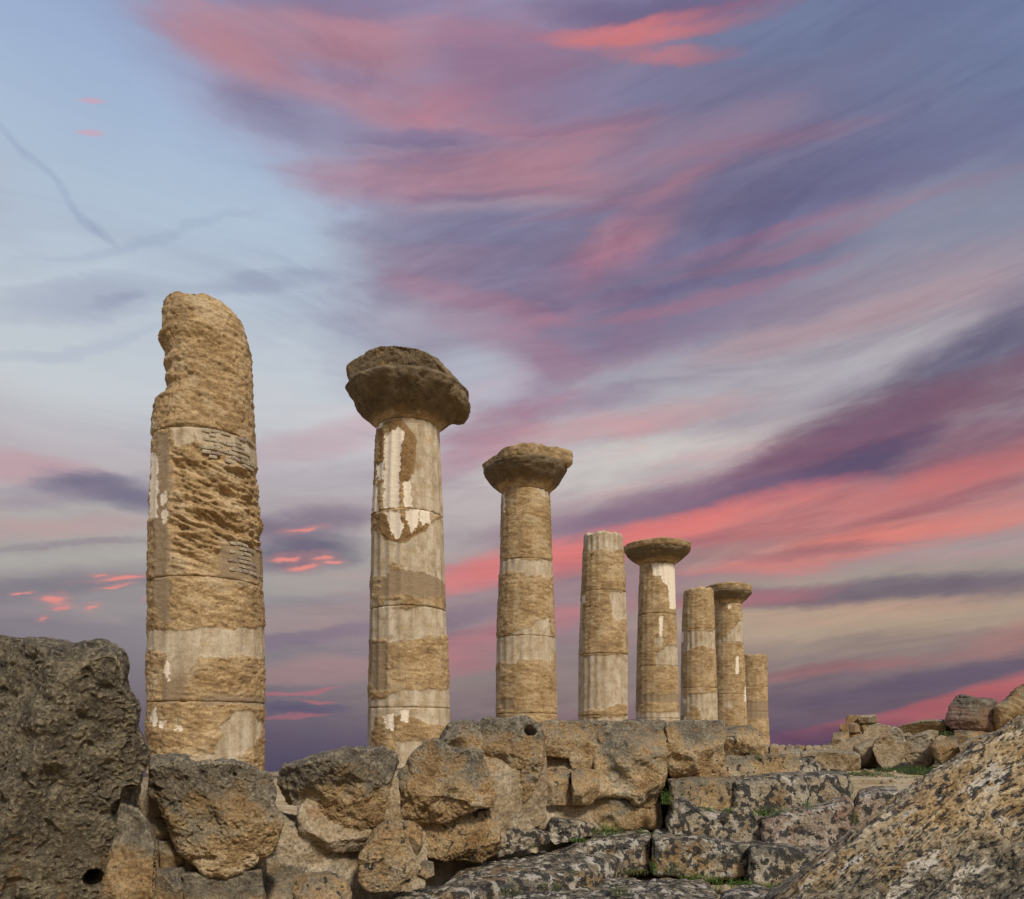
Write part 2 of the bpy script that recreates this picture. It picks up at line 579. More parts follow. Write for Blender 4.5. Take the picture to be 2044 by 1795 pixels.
def radial(poly, c, nphi=1440):
    P = np.asarray(poly, float) - c
    Q = np.roll(P, -1, 0)
    ph = np.arange(nphi) / nphi * 2 * np.pi
    dxx, dyy = np.cos(ph), np.sin(ph)
    R = np.zeros(nphi)
    for p, q in zip(P, Q):
        e = q - p
        den = dxx * e[1] - dyy * e[0]
        den = np.where(np.abs(den) < 1e-9, 1e-9, den)
        t = (p[0] * e[1] - p[1] * e[0]) / den
        s = (p[0] * dyy - p[1] * dxx) / den
        ok = (t > 0) & (s >= -1e-6) & (s <= 1 + 1e-6)
        R = np.where(ok & (t > R), t, R)
    m = R > 0
    R = np.interp(ph, ph[m], R[m], period=2 * np.pi)
    return R


def centroid(poly):
    P = np.asarray(poly, float)
    Q = np.roll(P, -1, 0)
    cr = P[:, 0] * Q[:, 1] - Q[:, 0] * P[:, 1]
    A = cr.sum() / 2
    return np.array([((P[:, 0] + Q[:, 0]) * cr).sum(), ((P[:, 1] + Q[:, 1]) * cr).sum()]) / (6 * A)


SEED = [0.0]


def relief(V, Nn, size, rough, seed, lump=1.0, pit=1.0, strata=0.0, tilt=0.25):
    """stone relief in metres, along the normal"""
    P = V + seed
    d = lump * 0.040 * size * fbm(P * (1.5 / size ** 0.5), 3)
    d = d + rough * (0.045 * fbm(P * 4.2, 4, 0.55) + 0.034 * ridged(P * 3.0 + 3.1, 3) * 0.6)
    f1 = pn(P * 9.0 + 5.0)
    d = d - pit * rough * 0.026 * sstep(0.22, 0.66, f1 + 0.3 * pn(P * 3.0))
    f2 = pn(P * 21.0 + 1.7)
    d = d - pit * rough * 0.016 * sstep(0.2, 0.65, f2) + rough * 0.009 * f2 + rough * 0.007 * pn(P * 43.0)
    if strata:
        S = P.copy()
        S[:, 2] = (S[:, 2] + tilt * S[:, 0]) * 6.0
        d = d + strata * 0.05 * ridged(S * np.array([1.1, 1.1, 1.6]), 3)
    return d


def rock(name, poly, d, thick, mat, parent=None, label=None, cat='stone', group=None, p=4.0, yaw=0.0, lean=0.0, rough=1.0, lump=1.0,
         pit=1.0, strata=0.0, tilt=0.25, dents=(), res=0.5, plane=None, nmin=10, c=None, facets=0.0, frac=0.0, ax=None, grow=None, chisel=7, attrs=None, seedn=None):
    """a stone whose front outline is POLY (photograph pixels) at distance D, THICK metres deep; plane=z lays the outline on a level at height z"""
    poly = np.asarray(poly, float)
    if grow is None:
        grow = 4.5 if d and d < 12 else 1.2
    pc = centroid(poly)
    e_ = poly - pc
    poly = poly + e_ / np.maximum(np.linalg.norm(e_, axis=1)[:, None], 1e-6) * grow
    if plane is not None:
        dd = F * (EYE - plane) / (poly[:, 1] - HZ)
        W2 = np.stack([(poly[:, 0] - CX) / F * dd, dd], 1)
    else:
        dref = d + yaw * (poly[:, 0] - poly[:, 0].mean()) / F * d
        dref = dref + frac * thick
        if lean:
            zc = EYE + (HZ - poly[:, 1].mean()) / F * dref.mean()
            dref = (dref - lean * (zc - EYE)) / (1 - lean * (HZ - poly[:, 1]) / F)
        W2 = np.stack([(poly[:, 0] - CX) / F * dref, EYE + (HZ - poly[:, 1]) / F * dref], 1)
    cc = centroid(W2) if c is None else np.array(c)
    R = radial(W2, cc)
    ext = W2.max(0) - W2.min(0)
    pe = poly.max(0) - poly.min(0)
    nx = int(max(nmin, min(260, pe[0] * res)))
    nz = int(max(nmin, min(280, pe[1] * res * (1 if plane is None else 1.6))))
    ny = int(max(6, min(60, thick / max(ext.max(), 0.01) * max(nx, nz) * 0.7)))
    U, quads = cube_grid(nx, ny, nz)
    dirs = U / np.linalg.norm(U, axis=1)[:, None]
    rho = np.hypot(dirs[:, 0], dirs[:, 2])
    yy = dirs[:, 1]
    t = (rho ** p + np.abs(yy) ** p) ** (-1.0 / p)
    ph = np.arctan2(dirs[:, 2], dirs[:, 0]) % (2 * np.pi)
    Rv = np.interp(ph, np.arange(len(R)) / len(R) * 2 * np.pi, R, period=2 * np.pi)
    a = cc[0] + rho * t * Rv * np.cos(ph)
    b = cc[1] + rho * t * Rv * np.sin(ph)
    hd = thick / 2
    ys = yy * t
    if plane is None:
        # the block is turned to face where it is seen from in the photograph, as the blocks of a ruin lie every which way
        slope = (poly[:, 0].mean() - CX) / F if ax is None else ax
        V = np.stack([a + slope * (hd * (1 + ys) - frac * thick), d + yaw * (a - cc[0]) + lean * (b - cc[1]) + hd * (1 + ys), b], 1)
    else:
        V = np.stack([a, b, plane - hd * (1 + ys) + lean * (b - cc[1]) + yaw * (a - cc[0])], 1)
        quads = quads[:, ::-1]
    V = V.astype(np.float32)
    if chisel and plane is None:
        # broken faces: flat cuts across the front of the block, none deeper than the rim of its outline
        rg = np.random.RandomState(int(abs(poly[0, 0] * 7 + poly[1, 1] * 3)) % 100000)
        cen = np.array([cc[0], d + hd, cc[1]])
        rim = V[np.abs(ys) < 0.35] - cen
        for _ in range(chisel):
            n_ = np.array([rg.uniform(-0.8, 0.8), -1.0, rg.uniform(-0.75, 0.85)])
            n_[1] = -rg.uniform(0.5, 1.1)
            n_ /= np.linalg.norm(n_)
            h_ = (rim @ n_).max() * rg.uniform(0.94, 1.03)
            over = np.clip((V - cen) @ n_ - h_, 0, None)
            V = V - (over[:, None] * n_[None, :]).astype(np.float32)
    Nn = vnormals(V, quads)
    size = float(min(max(ext.mean(), 0.12), 2.2))
    SEED[0] += 13.7
    seed = np.array([SEED[0], SEED[0] * .37, SEED[0] * .71], np.float32) % 97
    k = min(1.0, size / 0.8)
    dsp = relief(V, Nn, size, rough * k, seed, lump, pit, strata, tilt)
    if facets:
        cellp = (V + seed) / (size * 0.35)
        dsp = dsp + facets * size * 0.06 * np.round(fbm(cellp, 2) * 3) / 3
    front = sstep(0.1, -0.4, ys)
    PX = CX + V[:, 0] / V[:, 1] * F
    PY = HZ - (V[:, 2] - EYE) / V[:, 1] * F
    for (qx, qy, qr, qd) in dents:
        rr = np.hypot(PX - qx, PY - qy) / qr
        rr = rr + 0.35 * pn((V + seed) * 4.0)
        dsp = dsp - front * qd * sstep(1.0, 0.35, rr)
    V = V + Nn * dsp[:, None].astype(np.float32)
    zlo, zhi = V[:, 2].min(), V[:, 2].max()
    up = (V[:, 2] - zlo) / max(zhi - zlo, 1e-3)
    o = mesh_obj(name, V, [quads], mat, parent, dict({'up': up}, **{k_: np.full(len(V), v_) for k_, v_ in (attrs or {}).items()}))
    if label:
        tag(o, label, cat if parent is None else None, group)
    return o


# ------------------------------------------------------------------ materials
def new_mat(name):
    m = bpy.data.materials.new(name)
    m.use_nodes = True
    t = NT(m.node_tree)
    t.n.clear()
    out = t.n.new('ShaderNodeOutputMaterial')
    b = t.n.new('ShaderNodeBsdfPrincipled')
    b.inputs['Roughness'].default_value = 0.92
    b.inputs['Specular IOR Level'].default_value = 0.25
    t.l.new(b.outputs[0], out.inputs[0])
    return m, t, b


def rock_mat(name, pebble=0.0, streak=0.0, wear_highlight=0.38, dark=0.5, black=0.0, white=0.0, ochre=(0.50, 0.335, 0.16), pale=(0.70, 0.56, 0.36), deep=(0.28, 0.17, 0.07), grey=(0.150, 0.132, 0.098),
             char=(0.032, 0.030, 0.026), topbias=0.6, fleck=0.5, bump=1.3, bscale=9.5, pinkish=0.0, rusty=0.4):
    m, t, b = new_mat(name)
    geo = t.n.new('ShaderNodeNewGeometry')
    P = geo.outputs['Position']
    if streak:
        ca, sa = math.cos(streak), math.sin(streak)
        P = t.xyz(t.math('MULTIPLY', t.vec('DOT_PRODUCT', P, (ca, 0, sa)), 0.42), t.sep(P)[1], t.vec('DOT_PRODUCT', P, (-sa, 0, ca)))
    n1 = t.noise(P, 1.7, 6, 0.62)
    n2 = t.noise(P, 6.5, 8, 0.66)
    n3 = t.noise(P, 32.0, 5, 0.7)
    n4 = t.noise(t.vec('ADD', P, (31.0, 7.0, 3.0)), 2.6, 7, 0.6)
    n5 = t.noise(t.vec('ADD', P, (3.0, 17.0, 23.0)), 95.0, 3, 0.7)
    f = t.math('ADD', t.math('MULTIPLY', n1, 0.55), t.math('MULTIPLY', n2, 0.45))
    base = t.ramp(f, [(0.36, deep), (0.48, ochre), (0.60, pale)])
    if rusty:
        base = t.mix(t.math('MULTIPLY', t.remap(n4, 0.52, 0.68), rusty), base, (0.30, 0.145, 0.045, 1))
    if pinkish:
        base = t.mix(t.math('MULTIPLY', t.remap(n4, 0.40, 0.60), pinkish), base, (0.27, 0.15, 0.12, 1))
    # grain
    base = t.mix(0.9, base, t.ramp(t.math('ADD', t.math('MULTIPLY', n3, 0.75), t.math('MULTIPLY', n5, 0.25)), [(0.36, (0.36, 0.34, 0.31)), (0.5, (1, 1, 1)), (0.64, (1.5, 1.47, 1.4))]), 'MULTIPLY')
    # grey crust with charcoal mottling
    if dark:
        up = t.attr('up')
        w = t.math('ADD', t.math('MULTIPLY', t.math('SUBTRACT', up, 0.45), topbias), t.math('ADD', t.math('MULTIPLY', n1, 1.1), t.math('ADD', t.math('MULTIPLY', n2, 0.9), t.math('MULTIPLY', n3, 0.35))))
        thr = 1.50 - 0.62 * dark
        wm = t.remap(w, thr - 0.14, thr + 0.14)
        gcol = t.ramp(t.math('ADD', t.math('MULTIPLY', n2, 0.5), t.math('ADD', t.math('MULTIPLY', n3, 0.38), t.math('MULTIPLY', n5, 0.12))), [(0.40, char), (0.50, grey), (0.57, (grey[0] * 1.9, grey[1] * 1.8, grey[2] * 1.6)), (0.64, (grey[0] * 3.2, grey[1] * 3.1, grey[2] * 2.8))])
        base = t.mix(t.math('MULTIPLY', wm, 0.92), base, gcol)
    if fleck:
        v = t.voro(P, 48.0)
        fl = t.remap(v.outputs['Distance'], 0.22, 0.10)
        rnd = t.remap(t.sep(v.outputs['Color'])[0], 0.70, 0.74)
        base = t.mix(t.math('MULTIPLY', t.math('MULTIPLY', fl, rnd), fleck), base, (0.62, 0.55, 0.42, 1))
        v2 = t.voro(t.vec('ADD', P, (5, 5, 5)), 27.0)
        fl2 = t.remap(v2.outputs['Distance'], 0.26, 0.12)
        rnd2 = t.remap(t.sep(v2.outputs['Color'])[1], 0.72, 0.76)
        base = t.mix(t.math('MULTIPLY', t.math('MULTIPLY', fl2, rnd2), fleck * 0.9), base, (0.035, 0.028, 0.02, 1))
    if wear_highlight:  # pale worn convex edges, with edge highlights painted into the colour
        w_ = t.remap(t.math('ADD', geo.outputs['Pointiness'], t.math('MULTIPLY', t.math('SUBTRACT', n3, 0.5), 0.16)), 0.51, 0.59)
        base = t.mix(t.math('MULTIPLY', w_, wear_highlight), base, (min(1, pale[0] * 1.12), pale[1] * 1.12, pale[2] * 1.12, 1))
    if white:
        l = t.noise(t.vec('ADD', P, (11, 3, 8)), 5.0, 9, 0.68)
        base = t.mix(t.remap(l, 0.62 - 0.2 * white, 0.65 - 0.2 * white), base, (0.60, 0.53, 0.42, 1))
    if black:
        l = t.noise(t.vec('ADD', P, (1, 13, 28)), bscale, 8, 0.62, 0.2)
        lm = t.remap(l, 0.66 - 0.22 * black, 0.685 - 0.22 * black)
        bc = t.ramp(n5, [(0.3, (0.018, 0.017, 0.016)), (0.55, (0.045, 0.043, 0.040)), (0.7, (0.13, 0.12, 0.105))])
        base = t.mix(t.math('MULTIPLY', lm, t.remap(n3, 0.30, 0.52, 0.55, 0.95)), base, bc)
    t.l.new(base, b.inputs['Base Color'])
    bp = t.n.new('ShaderNodeBump')
    bp.inputs['Strength'].default_value = bump
    bp.inputs['Distance'].default_value = 0.05
    h = t.math('ADD', t.math('MULTIPLY', n3, 0.55), t.math('ADD', t.math('MULTIPLY', n2, 0.7), t.math('MULTIPLY', n5, 0.22)))
    if pebble:
        vp = t.voro(t.vec('ADD', P, t.vec('MULTIPLY', t.noise(P, 9.0, 2, 0.5, color=True), (0.06, 0.06, 0.06))), 42.0)
        h = t.math('ADD', h, t.math('MULTIPLY', t.remap(vp.outputs['Distance'], 0.5, 0.0), pebble))
    t.l.new(h, bp.inputs['Height'])
    t.l.new(bp.outputs[0], b.inputs['Normal'])
    return m


def column_mat(name, warm=1.0):
    m, t, b = new_mat(name)
    geo = t.n.new('ShaderNodeNewGeometry')
    P = geo.outputs['Position']
    Ps = t.vec('MULTIPLY', P, (1.0, 1.0, 3.0))
    n1 = t.noise(P, 1.4, 6, 0.6)
    n2 = t.noise(Ps, 3.2, 8, 0.66, 0.4)
    n3 = t.noise(P, 26.0, 6, 0.7)
    n4 = t.noise(t.vec('ADD', P, (9, 4, 2)), 4.0, 8, 0.62)
    n5 = t.noise(P, 80.0, 3, 0.7)
    f = t.math('ADD', t.math('MULTIPLY', n1, 0.4), t.math('MULTIPLY', n2, 0.6))
    base = t.ramp(f, [(0.36, (0.20 * warm, 0.122, 0.052)), (0.49, (0.375 * warm, 0.245, 0.112)), (0.60, (0.55 * warm, 0.39, 0.205))])
    base = t.mix(0.85, base, t.ramp(t.math('ADD', t.math('MULTIPLY', n3, 0.7), t.math('MULTIPLY', n5, 0.3)), [(0.36, (0.42, 0.39, 0.34)), (0.5, (1, 1, 1)), (0.64, (1.42, 1.40, 1.34))]), 'MULTIPLY')
    n6 = t.noise(t.vec('ADD', P, (14, 2, 9)), 2.3, 4, 0.55, 0.6)
    base = t.mix(t.math('MULTIPLY', t.remap(n6, 0.50, 0.66), 0.55), base, t.mix(t.remap(n3, 0.35, 0.65), (0.40, 0.30, 0.175, 1), (0.56, 0.44, 0.27, 1)))
    base = t.mix(t.math('MULTIPLY', t.remap(n6, 0.46, 0.34), 0.55), base, t.mix(t.remap(n3, 0.35, 0.65), (0.20, 0.125, 0.06, 1), (0.32, 0.215, 0.11, 1)))
    mort = t.math('ADD', t.attr('mortar'), t.math('MULTIPLY', t.math('SUBTRACT', n3, 0.5), 0.6))
    base = t.mix(t.remap(mort, -0.05, 0.05), base, t.mix(t.remap(n3, 0.3, 0.7), (0.26, 0.18, 0.10, 1), (0.37, 0.265, 0.155, 1)))
    pl = t.math('ADD', t.attr('plaster'), t.math('MULTIPLY', t.math('SUBTRACT', n3, 0.5), 0.6))
    nv = t.noise(t.vec('MULTIPLY', P, (1.0, 1.0, 0.22)), 5.0, 6, 0.6)
    pcol = t.ramp(t.math('ADD', t.math('MULTIPLY', n4, 0.3), t.math('ADD', t.math('MULTIPLY', nv, 0.4), t.math('MULTIPLY', n3, 0.3))), [(0.38, (0.31, 0.235, 0.145)), (0.5, (0.49, 0.395, 0.265)), (0.60, (0.66, 0.56, 0.41))])
    base = t.mix(t.math('MULTIPLY', t.remap(pl, -0.14, 0.18), t.remap(n4, 0.36, 0.54, 0.42, 0.86)), base, pcol)
    stu = t.math('ADD', t.attr('stucco'), t.math('MULTIPLY', t.math('SUBTRACT', t.noise(P, 11.0, 8, 0.7), 0.5), 1.5))
    base = t.mix(t.remap(stu, 0.0, 0.05), base, t.mix(n5, (0.74, 0.60, 0.43, 1), (0.90, 0.78, 0.60, 1)))
    sn = t.math('ADD', t.attr('stain'), t.math('MULTIPLY', t.math('SUBTRACT', n3, 0.5), 0.6))
    base = t.mix(t.math('MULTIPLY', t.remap(sn, -0.1, 0.1), t.math('SUBTRACT', 0.9, t.math('MULTIPLY', t.remap(stu, 0.0, 0.05), 0.9))), base, t.mix(t.remap(n3, 0.35, 0.65), (0.17, 0.09, 0.03, 1), (0.30, 0.175, 0.07, 1)))
    # dark patina of the old capitals, also painting in shade on their undersides
    dk = t.math('ADD', t.attr('patina_shade'), t.math('MULTIPLY', t.math('SUBTRACT', n4, 0.5), 0.9))
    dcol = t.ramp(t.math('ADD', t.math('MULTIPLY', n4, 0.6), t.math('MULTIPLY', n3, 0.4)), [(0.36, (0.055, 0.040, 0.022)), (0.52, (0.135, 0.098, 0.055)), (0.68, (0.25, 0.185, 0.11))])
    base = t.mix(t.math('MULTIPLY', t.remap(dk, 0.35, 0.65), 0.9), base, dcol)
    t.l.new(base, b.inputs['Base Color'])
    bp = t.n.new('ShaderNodeBump')
    bp.inputs['Strength'].default_value = 0.55
    bp.inputs['Distance'].default_value = 0.05
    sm = t.math('SUBTRACT', 1.0, t.math('MULTIPLY', t.remap(pl, -0.04, 0.05), 0.75))
    h = t.math('MULTIPLY', sm, t.math('ADD', t.math('MULTIPLY', n2, 0.9), t.math('MULTIPLY', n3, 0.5)))
    h = t.math('ADD', h, t.math('MULTIPLY', n5, 0.12))
    t.l.new(h, bp.inputs['Height'])
    t.l.new(bp.outputs[0], b.inputs['Normal'])
    return m


def plain_mat(name, c1, c2, scale=12.0, bump=0.4, rough=0.9):
    m, t, b = new_mat(name)
    geo = t.n.new('ShaderNodeNewGeometry')
    P = geo.outputs['Position']
    n1 = t.noise(P, scale, 6, 0.65)
    n2 = t.noise(P, scale * 5, 4, 0.7)
    c = t.mix(t.remap(t.math('ADD', t.math('MULTIPLY', n1, 0.6), t.math('MULTIPLY', n2, 0.4)), 0.3, 0.7), (*c1, 1), (*c2, 1))
    t.l.new(c, b.inputs['Base Color'])
    bp = t.n.new('ShaderNodeBump')
    bp.inputs['Strength'].default_value = bump
    bp.inputs['Distance'].default_value = 0.02
    t.l.new(n2, bp.inputs['Height'])
    t.l.new(bp.outputs[0], b.inputs['Normal'])
    b.inputs['Roughness'].default_value = rough
    return m


M = {
    'crust': rock_mat('dark crusted limestone', dark=0.92, topbias=0.35, grey=(0.125, 0.108, 0.074), char=(0.030, 0.028, 0.023), fleck=0.6, rusty=0.5),
    'half': rock_mat('half crusted limestone', dark=0.42, topbias=0.55, fleck=0.6),
    'ochre': rock_mat('ochre limestone', dark=0.30, topbias=0.4, fleck=0.45, rusty=0.6),
    'ashlar': rock_mat('weathered ashlar', dark=0.28, topbias=0.5, fleck=0.5, rusty=0.5),
    'lichen': rock_mat('black lichened limestone', dark=0.12, black=0.75, white=0.25, ochre=(0.48, 0.39, 0.26), pale=(0.70, 0.61, 0.46), rusty=0.1, fleck=0.35),
    'fewlichen': rock_mat('lightly lichened limestone', dark=0.10, black=0.42, pale=(0.54, 0.43, 0.28), rusty=0.3, fleck=0.35),
    'pinklichen': rock_mat('pinkish lichened limestone', dark=0.06, black=0.62, white=0.35, pinkish=0.55, rusty=0.1, ochre=(0.44, 0.35, 0.25), pale=(0.64, 0.55, 0.43), fleck=0.3),
    'slab': rock_mat('blackened paving limestone', dark=0.4, black=0.70, white=0.45, rusty=0.5, grey=(0.20, 0.175, 0.13), pale=(0.58, 0.48, 0.34), fleck=0.3),
    'conglomerate': rock_mat('shelly conglomerate', dark=0.42, black=0.52, white=0.34, bscale=26.0, pebble=0.6, streak=0.62, wear_highlight=0.6, topbias=-0.8, fleck=0.9, bump=1.0, pale=(0.66, 0.55, 0.38), rusty=0.25, ochre=(0.43, 0.30, 0.15)),
    'far': rock_mat('pale fallen limestone', dark=0.10, ochre=(0.36, 0.26, 0.145), pale=(0.50, 0.40, 0.26), deep=(0.24, 0.165, 0.085), fleck=0.3, rusty=0.2, grey=(0.22, 0.20, 0.16)),
    'farochre': rock_mat('ochre fallen limestone', dark=0.12, ochre=(0.36, 0.235, 0.11), pale=(0.50, 0.38, 0.22), fleck=0.3, rusty=0.5),
    'purple': rock_mat('purplish sandstone', dark=0.35, pinkish=0.95, ochre=(0.27, 0.18, 0.115), pale=(0.36, 0.27, 0.19), fleck=0.35, rusty=0.0),
    'mortar': rock_mat('earthy lime mortar', dark=0.12, ochre=(0.36, 0.27, 0.16), pale=(0.50, 0.42, 0.30), deep=(0.25, 0.17, 0.085), rusty=0.5, fleck=0.3, bump=0.6, grey=(0.24, 0.20, 0.14)),
    'earth': plain_mat('dark joint earth', (0.06, 0.042, 0.02), (0.13, 0.09, 0.045), 9.0, 0.6),
    'column': column_mat('column sandstone'),
    'brick': plain_mat('pale repair brick', (0.26, 0.20, 0.12), (0.54, 0.45, 0.31), 4.0, 0.5),
    'brickpink': plain_mat('pinkish repair brick', (0.24, 0.17, 0.125), (0.38, 0.30, 0.225), 9.0, 0.5),
}

# ------------------------------------------------------------------ ground
ROW0 = np.array([(414 - CX) / F * 14.15, 14.15])
RD = np.array([0.522, 0.853])
RN = np.array([0.853, -0.522])


def wall_y(X):
    return np.interp(X, [-8, -3.6, -3.0, 2.2, 3.2, 5.5, 7.0, 12.0], [6.5, 7.6, 7.9, 10.9, 11.1, 11.4, 10.0, 6.0])


def ground_z(X, Y):
    s = (X - ROW0[0]) * RN[0] + (Y - ROW0[1]) * RN[1]
    back = sstep(-0.15, 0.25, Y - wall_y(X))
    soft = sstep(-3.0, 1.0, Y - wall_y(X))
    k = sstep(4.6, 7.0, X)
    st = back * (1 - k) + soft * k
    z = EYE - 1.92 + 0.92 * st
    left = np.clip(-s - 1.9, 0, None)
    z = np.where(Y > 2, z - np.where(left < 14, left * 0.34, 14 * 0.34 + (left - 14) * 0.16), z)
    far = np.clip(Y - 42, 0, None)
    z = z - far * 0.10
    z = z + 1.35 * np.exp(-(((X - 14.5) / 3.0) ** 2 + ((Y - 23.5) / 2.0) ** 2))
    z = z + 0.10 * np.exp(-(((X - 12) / 2.5) ** 2 + ((Y - 25.0) / 3.0) ** 2))
    P = np.stack([X, Y, X * 0], 1)
    near = np.exp(-np.hypot(X, Y) / 60)
    z = z + near * (0.05 * fbm(P * 0.9, 3) + 0.03 * ridged(P * np.array([1.0, 2.2, 1]) * 1.3, 3))
    return z


na, nr = 520, 240
tt = np.linspace(-1, 1, na, endpoint=False)
ang = np.pi * (0.45 * tt + 0.55 * tt ** 3)
rad = np.concatenate([[0.4], np.exp(np.linspace(np.log(1.5), np.log(420), nr))])
A2, R2 = np.meshgrid(ang, rad, indexing='ij')
GX, GY = (R2 * np.sin(A2)).ravel(), (R2 * np.cos(A2)).ravel()
GV = np.stack([GX, GY, ground_z(GX, GY)], 1)
GV = np.concatenate([GV, [[0, 0, EYE - 1.92]]])
idx = np.arange(na * len(rad)).reshape(na, len(rad))
nxt = np.roll(idx, -1, 0)
gq = np.stack([idx[:, :-1], idx[:, 1:], nxt[:, 1:], nxt[:, :-1]], -1).reshape(-1, 4)[:, ::-1]
gt = np.stack([idx[:, 0], nxt[:, 0], np.full(na, len(GV) - 1)], -1)
gm, t, b = new_mat('sandy limestone ground')
geo = t.n.new('ShaderNodeNewGeometry')
P = geo.outputs['Position']
n1 = t.noise(P, 0.8, 7, 0.62)
n2 = t.noise(t.vec('MULTIPLY', P, (1.0, 2.0, 1.0)), 3.0, 8, 0.66)
n3 = t.noise(P, 24.0, 5, 0.7)
c_ = t.ramp(t.math('ADD', t.math('MULTIPLY', n1, 0.5), t.math('MULTIPLY', n2, 0.5)), [(0.34, (0.20, 0.13, 0.06)), (0.48, (0.36, 0.26, 0.13)), (0.60, (0.52, 0.43, 0.29))])
c_ = t.mix(t.math('MULTIPLY', t.remap(n1, 0.58, 0.68), 0.6), c_, (0.10, 0.10, 0.035, 1))
c_ = t.mix(0.7, c_, t.ramp(n3, [(0.28, (0.5, 0.48, 0.45)), (0.5, (1, 1, 1)), (0.74, (1.3, 1.3, 1.25))]), 'MULTIPLY')
t.l.new(c_, b.inputs['Base Color'])
bp = t.n.new('ShaderNodeBump')
bp.inputs['Strength'].default_value = 0.5
bp.inputs['Distance'].default_value = 0.04
t.l.new(t.math('ADD', n2, t.math('MULTIPLY', n3, 0.5)), bp.inputs['Height'])
t.l.new(bp.outputs[0], b.inputs['Normal'])
g_ = mesh_obj('ground', GV, [gq, gt], gm, origin=np.zeros(3))
tag(g_, 'sandy stone ground of the ruined temple terrace', kind='structure')

# ------------------------------------------------------------------ columns
BASE_Z = EYE - 0.86


def zrow(py, d):
    return EYE + (HZ - py) / F * d


def ring_faces(nr_, nc):
    i = np.arange(nr_ * nc).reshape(nr_, nc)
    j = np.roll(i, -1, 1)
    return np.stack([i[:-1], j[:-1], j[1:], i[1:]], -1).reshape(-1, 4)


